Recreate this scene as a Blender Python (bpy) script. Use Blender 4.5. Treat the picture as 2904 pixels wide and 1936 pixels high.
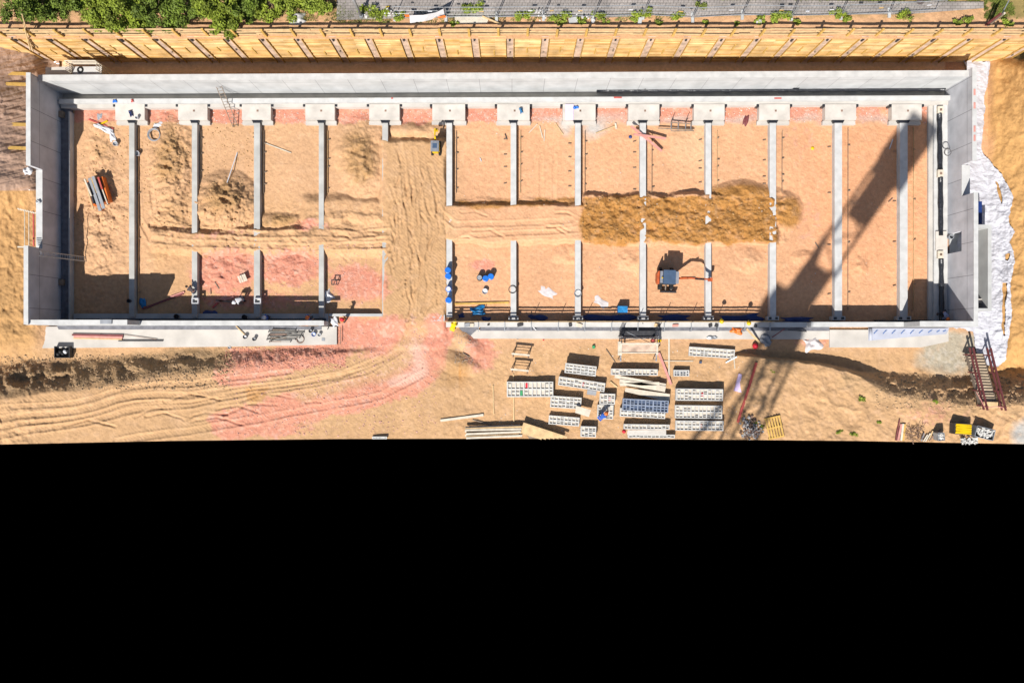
import bpy, math, random
import numpy as np
from mathutils import Vector, Matrix
R = math.radians
for o in list(bpy.data.objects):
    bpy.data.objects.remove(o)
scene = bpy.context.scene
COL = scene.collection
rnd = random.Random(7)

# ------------------------------------------------------------------ camera, sky, sun, exposure
S = 0.03                       # metres per photo pixel on the pit floor
F = 2257.6                     # focal length in photo pixels
H = F * S                      # flying height of the drone
CX, CY = 1452.0, 968.0
cam = bpy.data.cameras.new('camera')
cam.sensor_width = 36.0
cam.lens = 36.0 * F / 2904.0
cam.clip_end = 1000
camo = bpy.data.objects.new('camera', cam)
COL.objects.link(camo)
camo.location = (0, 0, H)
scene.camera = camo

SUN_AZ, SUN_EL = R(23.5), R(47.0)        # shadows run this far east of north
world = bpy.data.worlds.new('World')
scene.world = world
world.use_nodes = True
wn = world.node_tree.nodes
sky = wn.new('ShaderNodeTexSky')
sky.sky_type = 'NISHITA'
sky.sun_disc = False
sky.sun_elevation = SUN_EL
sky.sun_rotation = R(180) + SUN_AZ
bg = wn['Background']
bg.inputs['Strength'].default_value = 0.062
world.node_tree.links.new(sky.outputs['Color'], bg.inputs['Color'])
sun = bpy.data.lights.new('sun', 'SUN')
sun.energy = 4.6
sun.angle = R(0.53)
sun.color = (1.0, 0.965, 0.91)
suno = bpy.data.objects.new('sun', sun)
COL.objects.link(suno)
LD = Vector((math.sin(SUN_AZ) * math.cos(SUN_EL), math.cos(SUN_AZ) * math.cos(SUN_EL), -math.sin(SUN_EL)))
suno.rotation_euler = LD.to_track_quat('-Z', 'Y').to_euler()
suno.location = (-20, -40, 60)
scene.view_settings.view_transform = 'Standard'
scene.view_settings.look = 'None'
scene.view_settings.exposure = 0.80
scene.view_settings.gamma = 1.0

# ------------------------------------------------------------------ helpers
def W(px, py, z=0.0):
    """point of the place that stands at height z under a measured photo position"""
    k = S * (H - z) / H
    return Vector(((px - CX) * k, -(py - CY) * k, z))

def wloc(o):
    v = Vector((0, 0, 0))
    while o is not None:
        v += Vector(o.location)
        o = o.parent
    return v

def tag(o, label=None, cat=None, group=None, kind=None):
    if label: o['label'] = label
    if cat: o['category'] = cat
    if group: o['group'] = group
    if kind or label: o['kind'] = kind or 'thing'
    return o

def thing(name, loc, label, cat, group=None):
    o = bpy.data.objects.new(name, None)
    COL.objects.link(o)
    o.empty_display_size = 0.2
    o.location = loc
    return tag(o, label, cat, group)

def relabel(o, label, group=None):
    o['label'] = label
    if group: o['group'] = group
    return o

def dup(root, loc, rz=0.0, label=None, group=None, scale=None):
    r = root.copy(); COL.objects.link(r)
    r.location = loc; r.rotation_euler = (0, 0, rz)
    if scale is not None: r.scale = scale
    if label: r['label'] = label
    if group: r['group'] = group
    for ch in list(root.children):
        c = ch.copy(); COL.objects.link(c); c.parent = r
        for g in ch.children:
            d = g.copy(); COL.objects.link(d); d.parent = c
    return r

class MB:
    def __init__(self):
        self.v = []; self.f = []
    def add(self, vs, fs):
        n = len(self.v)
        self.v.extend([tuple(p) for p in vs])
        self.f.extend([tuple(i + n for i in f) for f in fs])
        return self
    def box(self, c, s, rz=0.0):
        hx, hy, hz = s[0] / 2, s[1] / 2, s[2] / 2
        ca, sa = math.cos(rz), math.sin(rz)
        vs = []
        for z in (-hz, hz):
            for x, y in ((-hx, -hy), (hx, -hy), (hx, hy), (-hx, hy)):
                vs.append((c[0] + x * ca - y * sa, c[1] + x * sa + y * ca, c[2] + z))
        return self.add(vs, [(3, 2, 1, 0), (4, 5, 6, 7), (0, 1, 5, 4), (1, 2, 6, 5), (2, 3, 7, 6), (3, 0, 4, 7)])
    def prism(self, poly, z0, z1):
        a = sum(poly[i][0] * poly[(i + 1) % len(poly)][1] - poly[(i + 1) % len(poly)][0] * poly[i][1] for i in range(len(poly)))
        if a < 0: poly = poly[::-1]
        n = len(poly)
        vs = [(p[0], p[1], z0) for p in poly] + [(p[0], p[1], z1) for p in poly]
        fs = [tuple(range(n - 1, -1, -1)), tuple(range(n, 2 * n))]
        fs += [(i, (i + 1) % n, n + (i + 1) % n, n + i) for i in range(n)]
        return self.add(vs, fs)
    def bar(self, p0, p1, w, h):
        p0 = Vector(p0); p1 = Vector(p1)
        d = (p1 - p0).normalized()
        up = Vector((0, 0, 1)) if abs(d.z) < 0.95 else Vector((0, 1, 0))
        s = d.cross(up).normalized(); u = s.cross(d).normalized()
        vs = []
        for p in (p0, p1):
            for a, b in ((-1, -1), (1, -1), (1, 1), (-1, 1)):
                vs.append(p + s * (a * w / 2) + u * (b * h / 2))
        return self.add(vs, [(3, 2, 1, 0), (4, 5, 6, 7), (0, 1, 5, 4), (1, 2, 6, 5), (2, 3, 7, 6), (3, 0, 4, 7)])
    def tube(self, p0, p1, r, n=6, r2=None):
        p0 = Vector(p0); p1 = Vector(p1); r2 = r if r2 is None else r2
        d = (p1 - p0).normalized()
        up = Vector((0, 0, 1)) if abs(d.z) < 0.95 else Vector((0, 1, 0))
        s = d.cross(up).normalized(); u = s.cross(d).normalized()
        vs = []
        for p, q in ((p0, r), (p1, r2)):
            for i in range(n):
                a = 2 * math.pi * i / n
                vs.append(p + s * (math.cos(a) * q) + u * (math.sin(a) * q))
        fs = [tuple(range(n - 1, -1, -1)), tuple(range(n, 2 * n))]
        fs += [(i, (i + 1) % n, n + (i + 1) % n, n + i) for i in range(n)]
        return self.add(vs, fs)
    def path(self, pts, r, n=6):
        for a, b in zip(pts[:-1], pts[1:]):
            self.tube(a, b, r, n)
        return self
    def ring(self, c, R0, r, n=22, m=6, tilt=(0, 0)):
        vs = []; fs = []
        for i in range(n):
            a = 2 * math.pi * i / n
            for j in range(m):
                b = 2 * math.pi * j / m
                x = (R0 + r * math.cos(b)) * math.cos(a); y = (R0 + r * math.cos(b)) * math.sin(a)
                vs.append((c[0] + x, c[1] + y, c[2] + r * math.sin(b) + tilt[0] * x + tilt[1] * y))
        for i in range(n):
            for j in range(m):
                fs.append((i * m + j, ((i + 1) % n) * m + j, ((i + 1) % n) * m + (j + 1) % m, i * m + (j + 1) % m))
        return self.add(vs, fs)
    def lathe(self, c, prof, n=18):
        vs = []; fs = []
        for (r, z) in prof:
            for i in range(n):
                a = 2 * math.pi * i / n
                vs.append((c[0] + r * math.cos(a), c[1] + r * math.sin(a), c[2] + z))
        for k in range(len(prof) - 1):
            for i in range(n):
                fs.append((k * n + i, k * n + (i + 1) % n, (k + 1) * n + (i + 1) % n, (k + 1) * n + i))
        fs.append(tuple(range(n - 1, -1, -1)))
        fs.append(tuple((len(prof) - 1) * n + i for i in range(n)))
        return self.add(vs, fs)
    def build(self, name, mat, parent=None, smooth=False):
        me = bpy.data.meshes.new(name)
        if parent is None:
            a = np.array(self.v)
            off = Vector(((a[:, 0].min() + a[:, 0].max()) / 2, (a[:, 1].min() + a[:, 1].max()) / 2, a[:, 2].min()))
        else:
            off = wloc(parent)
        me.from_pydata([(p[0] - off.x, p[1] - off.y, p[2] - off.z) for p in self.v], [], self.f)
        me.update()
        me.materials.append(mat)
        if smooth:
            me.polygons.foreach_set('use_smooth', [True] * len(me.polygons))
        o = bpy.data.objects.new(name, me)
        COL.objects.link(o)
        if parent is None: o.location = off
        else: o.parent = parent
        return o

def fast_mesh(name, verts, faces, mat, smooth=True):
    me = bpy.data.meshes.new(name)
    nv, nf = len(verts), len(faces)
    k = faces.shape[1]
    me.vertices.add(nv); me.vertices.foreach_set('co', np.ascontiguousarray(verts, dtype=np.float32).ravel())
    me.loops.add(nf * k); me.loops.foreach_set('vertex_index', np.ascontiguousarray(faces, dtype=np.int32).ravel())
    me.polygons.add(nf)
    me.polygons.foreach_set('loop_start', np.arange(0, nf * k, k, dtype=np.int32))
    me.polygons.foreach_set('loop_total', np.full(nf, k, dtype=np.int32))
    me.polygons.foreach_set('use_smooth', np.full(nf, smooth, dtype=bool))
    me.update(calc_edges=True)
    me.validate()
    me.materials.append(mat)
    o = bpy.data.objects.new(name, me)
    COL.objects.link(o)
    return o

def grid_faces(ny, nx):
    i = np.arange(ny - 1)[:, None] * nx + np.arange(nx - 1)[None, :]
    i = i.ravel()
    return np.stack([i, i + nx, i + nx + 1, i + 1], 1)

# ---- numpy value noise
_TAB = {}
def vnoise(x, y, seed):
    if seed not in _TAB: _TAB[seed] = np.random.RandomState(seed).rand(256, 256)
    T = _TAB[seed]
    xi = np.floor(x).astype(int); yi = np.floor(y).astype(int)
    fx = x - xi; fy = y - yi
    fx = fx * fx * (3 - 2 * fx); fy = fy * fy * (3 - 2 * fy)
    a = T[yi % 256, xi % 256]; b = T[yi % 256, (xi + 1) % 256]
    c = T[(yi + 1) % 256, xi % 256]; d = T[(yi + 1) % 256, (xi + 1) % 256]
    return (a * (1 - fx) + b * fx) * (1 - fy) + (c * (1 - fx) + d * fx) * fy
def fbm(x, y, sc, seed, octv=4, ax=1.0):
    s = 0; a = 0.5; t = 0
    X = x / sc / ax; Y = y / sc
    for k in range(octv):
        s = s + a * vnoise(X * 2 ** k + 17.3 * k, Y * 2 ** k + 9.1 * k, seed + k); t += a; a *= 0.55
    return s / t                     # 0..1
def ridg(x, y, sc, seed, octv=4):
    return 1 - np.abs(2 * fbm(x, y, sc, seed, octv) - 1) * 2.2
def sm(a, b, x):
    t = np.clip((x - a) / (b - a + 1e-9), 0, 1)
    return t * t * (3 - 2 * t)
def bxm(x, y, x0, x1, y0, y1, s):
    return sm(x0 - s, x0 + s, x) * (1 - sm(x1 - s, x1 + s, x)) * sm(y0 - s, y0 + s, y) * (1 - sm(y1 - s, y1 + s, y))
def blob(x, y, cx, cy, rx, ry, rot=0.0):
    c, s = math.cos(R(rot)), math.sin(R(rot))
    u = ((x - cx) * c + (y - cy) * s) / rx; v = (-(x - cx) * s + (y - cy) * c) / ry
    return np.clip(1.25 - np.sqrt(u * u + v * v), 0, 1) ** 0.9

# ------------------------------------------------------------------ materials
ALB = 0.74          # keeps every base colour inside real-world albedo
def nmat(name):
    m = bpy.data.materials.new(name); m.use_nodes = True
    nt = m.node_tree
    b = nt.nodes['Principled BSDF']
    return m, nt, b
def M(name, col, rough=0.75, var=0.12, scale=2.0, bump=0.0, bscale=12.0, metal=0.0, spec=0.3, detail=4):
    m, nt, b = nmat(name)
    tc = nt.nodes.new('ShaderNodeNewGeometry')
    nz = nt.nodes.new('ShaderNodeTexNoise'); nz.inputs['Scale'].default_value = scale; nz.inputs['Detail'].default_value = detail
    nt.links.new(tc.outputs['Position'], nz.inputs['Vector'])
    rp = nt.nodes.new('ShaderNodeValToRGB')
    rp.color_ramp.elements[0].position = 0.3; rp.color_ramp.elements[1].position = 0.7
    lo = [max(0, ALB * c * (1 - var)) for c in col]; hi = [min(1, ALB * c * (1 + var)) for c in col]
    rp.color_ramp.elements[0].color = (*lo, 1); rp.color_ramp.elements[1].color = (*hi, 1)
    nt.links.new(nz.outputs['Fac'], rp.inputs['Fac'])
    nt.links.new(rp.outputs['Color'], b.inputs['Base Color'])
    b.inputs['Roughness'].default_value = rough; b.inputs['Metallic'].default_value = metal
    b.inputs['Specular IOR Level'].default_value = spec
    if bump:
        n2 = nt.nodes.new('ShaderNodeTexNoise'); n2.inputs['Scale'].default_value = bscale; n2.inputs['Detail'].default_value = 5
        nt.links.new(tc.outputs['Position'], n2.inputs['Vector'])
        bp = nt.nodes.new('ShaderNodeBump'); bp.inputs['Strength'].default_value = bump; bp.inputs['Distance'].default_value = 0.1
        nt.links.new(n2.outputs['Fac'], bp.inputs['Height']); nt.links.new(bp.outputs['Normal'], b.inputs['Normal'])
    return m
def boarded(name, c1, c2, cm, axis, bw, rh, mortar, rough=0.8, var=0.2, nscale=0.6, off=0.5):
    """rows of boards or formwork sheets: u along the wall, v up"""
    m, nt, b = nmat(name)
    g = nt.nodes.new('ShaderNodeNewGeometry')
    sp = nt.nodes.new('ShaderNodeSeparateXYZ'); nt.links.new(g.outputs['Position'], sp.inputs[0])
    cb = nt.nodes.new('ShaderNodeCombineXYZ')
    nt.links.new(sp.outputs['X' if axis == 'x' else 'Y'], cb.inputs['X']); nt.links.new(sp.outputs['Z' if axis != 'flat' else 'X'], cb.inputs['Y'])
    br = nt.nodes.new('ShaderNodeTexBrick')
    br.offset = off
    br.inputs['Scale'].default_value = 1.0
    br.inputs['Brick Width'].default_value = bw; br.inputs['Row Height'].default_value = rh
    br.inputs['Mortar Size'].default_value = mortar; br.inputs['Mortar Smooth'].default_value = 0.3
    br.inputs['Color1'].default_value = (*c1, 1); br.inputs['Color2'].default_value = (*c2, 1); br.inputs['Mortar'].default_value = (*cm, 1)
    nt.links.new(cb.outputs[0], br.inputs['Vector'])
    nz = nt.nodes.new('ShaderNodeTexNoise'); nz.inputs['Scale'].default_value = nscale; nz.inputs['Detail'].default_value = 6
    nt.links.new(g.outputs['Position'], nz.inputs['Vector'])
    mr = nt.nodes.new('ShaderNodeMapRange'); mr.inputs[1].default_value = 0.3; mr.inputs[2].default_value = 0.7
    mr.inputs[3].default_value = ALB * (1 - var); mr.inputs[4].default_value = ALB * (1 + var)
    nt.links.new(nz.outputs['Fac'], mr.inputs[0])
    vm = nt.nodes.new('ShaderNodeVectorMath'); vm.operation = 'SCALE'
    nt.links.new(br.outputs['Color'], vm.inputs[0]); nt.links.new(mr.outputs[0], vm.inputs['Scale'])
    nt.links.new(vm.outputs[0], b.inputs['Base Color'])
    b.inputs['Roughness'].default_value = rough; b.inputs['Specular IOR Level'].default_value = 0.25
    return m

MT = {}
cg = (0.50, 0.50, 0.485)
MT['conc'] = M('concrete', cg, 0.85, 0.13, 0.8, 0.15, 9, detail=9)
MT['conc_top'] = M('concrete_trowelled', (0.56, 0.55, 0.53), 0.85, 0.12, 1.6, 0.1, 9, detail=9)
MT['conc_x'] = boarded('concrete_cast_long', (0.52, 0.525, 0.52), (0.49, 0.495, 0.495), (0.30, 0.30, 0.30), 'x', 2.65, 2.9, 0.026, var=0.14, off=0.0, nscale=.8)
MT['conc_y'] = boarded('concrete_cast_end', (0.57, 0.565, 0.59), (0.53, 0.53, 0.555), (0.26, 0.26, 0.27), 'y', 2.65, 3.4, 0.030, var=0.16, off=0.0, nscale=.8)
MT['beamg'] = M('concrete_beam_grey', (0.46, 0.45, 0.42), 0.85, 0.16, 1.0, 0.1, 9, detail=9)
MT['slab'] = M('concrete_slab', (0.55, 0.51, 0.46), 0.9, 0.14, 0.7, 0.1, 9, detail=9)
MT['pad'] = M('concrete_pad', (0.60, 0.55, 0.49), 0.9, 0.16, 1.1, 0.1, 9, detail=9)
MT['bitumen'] = M('bitumen', (0.018, 0.019, 0.024), 0.35, 0.3, 5, 0.6, 4, spec=0.6)
MT['bitgrey_shade'] = M('bitumen_dusty_and_shade', (0.17, 0.17, 0.19), 0.7, 0.25, 2.5, 0.2, 6)
MT['lag'] = boarded('lagging_boards', (0.88, 0.60, 0.29), (0.62, 0.35, 0.11), (0.36, 0.17, 0.04), 'x', 2.78, 0.235, 0.006, var=0.28, nscale=1.0)
MT['wood'] = M('sawn_timber', (0.66, 0.46, 0.24), 0.8, 0.18, 3, 0.2, 20)
MT['woody'] = M('yellow_timber', (0.62, 0.38, 0.10), 0.8, 0.18, 3, 0.2, 20)
MT['woodp'] = M('pale_timber', (0.66, 0.58, 0.46), 0.8, 0.14, 3, 0.2, 20)
MT['treadw'] = M('tread_timber', (0.50, 0.39, 0.27), 0.8, 0.2, 3, 0.2, 20)
MT['woodd'] = M('weathered_timber', (0.26, 0.20, 0.15), 0.85, 0.25, 3, 0.3, 20)
MT['pinkw'] = M('pink_timber', (0.66, 0.30, 0.25), 0.8, 0.15, 3, 0.1, 20)
MT['redp'] = M('red_primer', (0.50, 0.09, 0.07), 0.6, 0.2, 3)
MT['maroon'] = M('maroon_paint', (0.20, 0.055, 0.055), 0.6, 0.2, 3)
MT['film'] = M('dusty_film', (0.64, 0.58, 0.57), 0.5, 0.15, 2.0, 0.3, 5)
MT['steel'] = M('galvanised_steel', (0.42, 0.44, 0.46), 0.45, 0.2, 4, metal=0.5)
MT['propsteel'] = M('prop_steel', (0.20, 0.19, 0.17), 0.6, 0.3, 4)
MT['dsteel'] = M('dark_steel', (0.06, 0.06, 0.065), 0.5, 0.3, 4, metal=0.3)
MT['rust'] = M('rusty_steel', (0.24, 0.15, 0.11), 0.8, 0.4, 2.5, 0.3, 12)
MT['rustdirt'] = M('soil_crusted_steel', (0.60, 0.43, 0.32), 0.85, 0.35, 1.6, 0.3, 12)
MT['form'] = M('formwork_frame', (0.60, 0.58, 0.54), 0.6, 0.1, 3)
MT['ply'] = M('formwork_ply', (0.62, 0.55, 0.46), 0.7, 0.15, 2)
MT['plyn'] = M('formwork_ply_navy', (0.07, 0.10, 0.17), 0.6, 0.2, 2)
MT['formn'] = M('formwork_frame_blue', (0.26, 0.30, 0.38), 0.6, 0.15, 3)
MT['white'] = M('white_cloth', (0.66, 0.66, 0.68), 0.8, 0.06, 2, 0.3, 6)
MT['fleece'] = M('white_geotextile', (0.55, 0.545, 0.585), 0.85, 0.10, 0.8, 0.35, 3.0, detail=8)
MT['blue'] = M('blue_plastic', (0.01, 0.16, 0.62), 0.4, 0.15, 2, spec=0.5)
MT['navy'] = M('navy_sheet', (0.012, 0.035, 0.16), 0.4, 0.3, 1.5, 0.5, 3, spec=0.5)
MT['tarpb'] = M('blue_tarpaulin', (0.02, 0.20, 0.45), 0.45, 0.3, 2, 0.5, 4)
MT['yellow'] = M('yellow_paint', (0.75, 0.48, 0.0), 0.4, 0.1, 2, spec=0.5)
MT['orange'] = M('orange_plastic', (0.75, 0.17, 0.02), 0.45, 0.1, 2, spec=0.5)
MT['exor'] = M('orange_red_paint', (0.50, 0.10, 0.03), 0.45, 0.25, 3)
MT['exgrey'] = M('cab_roof_grey', (0.24, 0.25, 0.28), 0.5, 0.2, 4)
MT['exblue'] = M('slate_blue_paint', (0.06, 0.10, 0.17), 0.5, 0.15, 3)
MT['black'] = M('black_rubber', (0.012, 0.012, 0.013), 0.6, 0.2, 3)
MT['glass'] = M('cab_glass', (0.03, 0.045, 0.06), 0.1, 0.1, 2, spec=0.8)
MT['lilac'] = M('lilac_box', (0.80, 0.62, 0.88), 0.6, 0.15, 1.2)
MT['red'] = M('red_plastic', (0.62, 0.02, 0.04), 0.5, 0.1, 2)
MT['green'] = M('green_plastic', (0.05, 0.33, 0.13), 0.5, 0.1, 2)
MT['grey'] = M('grey_plastic', (0.30, 0.31, 0.33), 0.6, 0.15, 2)
MT['skin'] = M('skin', (0.42, 0.23, 0.15), 0.6, 0.05, 2)
MT['hair'] = M('hair', (0.03, 0.02, 0.015), 0.7, 0.1, 8)
MT['denim'] = M('dark_trousers', (0.035, 0.04, 0.06), 0.85, 0.15, 6)
MT['shirtb'] = M('blue_shirt', (0.03, 0.11, 0.45), 0.85, 0.1, 6)
MT['shirtl'] = M('pale_blue_shirt', (0.30, 0.36, 0.55), 0.85, 0.1, 6)
MT['shirtw'] = M('white_shirt', (0.60, 0.60, 0.62), 0.85, 0.1, 6)
MT['shirtd'] = M('dark_shirt', (0.08, 0.06, 0.06), 0.85, 0.1, 6)
MT['shirto'] = M('orange_vest', (0.65, 0.26, 0.07), 0.85, 0.1, 6)
MT['shirty'] = M('yellow_jacket', (0.75, 0.55, 0.0), 0.85, 0.1, 6)
MT['leaf'] = M('leaves', (0.21, 0.265, 0.024), 0.7, 0.5, 1.2, detail=8)
MT['leafd'] = M('dark_leaves', (0.13, 0.185, 0.02), 0.7, 0.5, 1.2, detail=8)
MT['leaff'] = M('fresh_leaves', (0.23, 0.29, 0.03), 0.7, 0.4, 1.5, detail=8)
MT['grass'] = M('grass_blades', (0.20, 0.24, 0.045), 0.8, 0.45, 1.5, detail=8)
MT['bark'] = M('bark', (0.16, 0.11, 0.07), 0.9, 0.3, 4, 0.5, 10)
MT['petal'] = M('white_petals', (0.75, 0.73, 0.70), 0.8, 0.05, 3)
MT['plastic'] = M('clear_brown_film', (0.44, 0.285, 0.20), 0.22, 0.45, 0.35, 0.25, 2.0, spec=0.6, detail=8)
MT['cable'] = M('cable', (0.10, 0.09, 0.085), 0.7, 0.1, 3)
MT['membrane'] = M('blue_grey_membrane', (0.42, 0.44, 0.52), 0.6, 0.12, 1.2)
MT['mark'] = M('blue_marks', (0.10, 0.17, 0.36), 0.6, 0.1, 3)
MT['rubble'] = M('rubble', (0.46, 0.44, 0.42), 0.9, 0.35, 4)
MT['stone'] = M('stone', (0.52, 0.40, 0.30), 0.9, 0.3, 4)
MT['manhole'] = M('manhole_iron', (0.12, 0.09, 0.08), 0.7, 0.3, 6, 0.4, 30)

# pavers of the street
def pavers():
    m, nt, b = nmat('street_pavers')
    g = nt.nodes.new('ShaderNodeNewGeometry')
    br = nt.nodes.new('ShaderNodeTexBrick'); br.inputs['Scale'].default_value = 1.0
    br.inputs['Brick Width'].default_value = 0.4; br.inputs['Row Height'].default_value = 0.22
    br.inputs['Mortar Size'].default_value = 0.02
    br.inputs['Color1'].default_value = (0.31, 0.275, 0.25, 1); br.inputs['Color2'].default_value = (0.38, 0.335, 0.30, 1); br.inputs['Mortar'].default_value = (0.19, 0.165, 0.14, 1)
    nt.links.new(g.outputs['Position'], br.inputs['Vector'])
    nz = nt.nodes.new('ShaderNodeTexNoise'); nz.inputs['Scale'].default_value = 0.5; nz.inputs['Detail'].default_value = 8
    nt.links.new(g.outputs['Position'], nz.inputs['Vector'])
    mr = nt.nodes.new('ShaderNodeMapRange'); mr.inputs[1].default_value = 0.3; mr.inputs[2].default_value = 0.7; mr.inputs[3].default_value = 0.55; mr.inputs[4].default_value = 0.92
    nt.links.new(nz.outputs['Fac'], mr.inputs[0])
    vm = nt.nodes.new('ShaderNodeVectorMath'); vm.operation = 'SCALE'
    nt.links.new(br.outputs['Color'], vm.inputs[0]); nt.links.new(mr.outputs[0], vm.inputs['Scale'])
    nt.links.new(vm.outputs[0], b.inputs['Base Color']); b.inputs['Roughness'].default_value = 0.85
    return m
MT['pavers'] = pavers()

def soil_mat():
    m, nt, b = nmat('site_soil')
    L = nt.links
    at = nt.nodes.new('ShaderNodeAttribute'); at.attribute_name = 'soil'
    cl = nt.nodes.new('ShaderNodeAttribute'); cl.attribute_name = 'clod'
    tr = nt.nodes.new('ShaderNodeAttribute'); tr.attribute_name = 'tread'
    g = nt.nodes.new('ShaderNodeNewGeometry')
    n1 = nt.nodes.new('ShaderNodeTexNoise'); n1.inputs['Scale'].default_value = 3.2; n1.inputs['Detail'].default_value = 8; n1.inputs['Roughness'].default_value = 0.65
    L.new(g.outputs['Position'], n1.inputs['Vector'])
    mr = nt.nodes.new('ShaderNodeMapRange'); mr.inputs[1].default_value = 0.28; mr.inputs[2].default_value = 0.72; mr.inputs[3].default_value = 0.82; mr.inputs[4].default_value = 1.16
    L.new(n1.outputs['Fac'], mr.inputs[0])
    vm = nt.nodes.new('ShaderNodeVectorMath'); vm.operation = 'SCALE'
    L.new(at.outputs['Color'], vm.inputs[0]); L.new(mr.outputs[0], vm.inputs['Scale'])
    L.new(vm.outputs[0], b.inputs['Base Color'])
    b.inputs['Roughness'].default_value = 0.95; b.inputs['Specular IOR Level'].default_value = 0.1
    n2 = nt.nodes.new('ShaderNodeTexNoise'); n2.inputs['Scale'].default_value = 5.5; n2.inputs['Detail'].default_value = 7; n2.inputs['Roughness'].default_value = 0.7
    L.new(g.outputs['Position'], n2.inputs['Vector'])
    bp = nt.nodes.new('ShaderNodeBump'); bp.inputs['Distance'].default_value = 0.14
    L.new(cl.outputs['Fac'], bp.inputs['Strength']); L.new(n2.outputs['Fac'], bp.inputs['Height'])
    wv = nt.nodes.new('ShaderNodeTexWave'); wv.wave_type = 'BANDS'; wv.bands_direction = 'DIAGONAL'
    wv.inputs['Scale'].default_value = 2.0; wv.inputs['Distortion'].default_value = 5.0; wv.inputs['Detail'].default_value = 2; wv.inputs['Detail Scale'].default_value = 0.6
    L.new(g.outputs['Position'], wv.inputs['Vector'])
    b2 = nt.nodes.new('ShaderNodeBump'); b2.inputs['Distance'].default_value = 0.009
    L.new(tr.outputs['Fac'], b2.inputs['Strength']); L.new(wv.outputs['Fac'], b2.inputs['Height'])
    L.new(bp.outputs['Normal'], b2.inputs['Normal']); L.new(b2.outputs['Normal'], b.inputs['Normal'])
    return m
MT['soil'] = soil_mat()

# ------------------------------------------------------------------ ground
def line_dist(x, y, pts):
    d = np.full(np.shape(x), 1e9)
    for (x0, y0), (x1, y1) in zip(pts[:-1], pts[1:]):
        L2 = (x1 - x0) ** 2 + (y1 - y0) ** 2
        t = np.clip(((x - x0) * (x1 - x0) + (y - y0) * (y1 - y0)) / L2, 0, 1)
        d = np.minimum(d, np.hypot(x - x0 - t * (x1 - x0), y - y0 - t * (y1 - y0)))
    return d
RUTS = [  # wheel tracks: points, half width, depth
    ([(1128, 400), (1140, 520), (1160, 640), (1178, 760), (1165, 900)], 9, .07),
    ([(1172, 420), (1180, 540), (1200, 650), (1190, 780), (1150, 915)], 8, .06),
    ([(1215, 470), (1240, 600), (1290, 640), (1420, 636), (1620, 622)], 9, .06),
    ([(1290, 690), (1330, 672), (1480, 660), (1640, 648)], 8, .06),
    ([(1100, 655), (1000, 662), (900, 660), (740, 664), (560, 655), (430, 640)], 9, .10),
    ([(1100, 690), (1000, 690), (880, 700), (740, 698), (560, 692), (440, 680)], 9, .10),
    ([(1160, 930), (1130, 1000), (1040, 1050), (860, 1085), (640, 1120), (400, 1165), (200, 1200), (0, 1240)], 10, .08),
    ([(1120, 960), (1080, 1020), (960, 1060), (760, 1090), (560, 1112), (330, 1140), (0, 1190)], 10, .08),
    ([(1240, 960), (1200, 1060), (1080, 1120), (900, 1150), (760, 1180), (560, 1210), (330, 1250)], 10, .07),
    ([(0, 1160), (200, 1135), (420, 1100), (640, 1072), (820, 1045)], 8, .07),
    ([(0, 1215), (300, 1165), (540, 1130), (700, 1102)], 7, .06),
    ([(390, 520), (395, 620), (430, 680)], 8, .08), ([(430, 540), (440, 610), (470, 640)], 7, .08),
    ([(1530, 440), (1532, 575)], 7, .05), ([(1568, 440), (1572, 575)], 7, .05),
]
_rr = random.Random(11)
CRACKS = []
for _i in range(70):                    # odd scrapes and track edges in the filled bays and on the ramp
    if _i < 20 or _i >= 46: _x, _y, _a, _l = _rr.uniform(1105, 1240), _rr.uniform(400, 820), _rr.gauss(1.42, .16), _rr.uniform(40, 150)
    elif _i < 30: _x, _y, _a, _l = _rr.uniform(440, 1080), _rr.uniform(650, 712), _rr.gauss(0, .2), _rr.uniform(25, 90)
    elif _i < 36: _x, _y, _a, _l = _rr.uniform(1290, 1600), _rr.uniform(585, 680), _rr.gauss(-.1, .12), _rr.uniform(40, 120)
    else: _x, _y, _a, _l = _rr.uniform(60, 900), 0, _rr.gauss(-.26, .12), _rr.uniform(40, 160)
    if 36 <= _i < 46: _y = 1215 - _x * .09 + _rr.uniform(-40, 30)
    CRACKS.append([(_x, _y), (_x + _l * .5 * math.cos(_a), _y + _l * .5 * math.sin(_a)), (_x + _l * math.cos(_a + .25), _y + _l * math.sin(_a + .25))])
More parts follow.
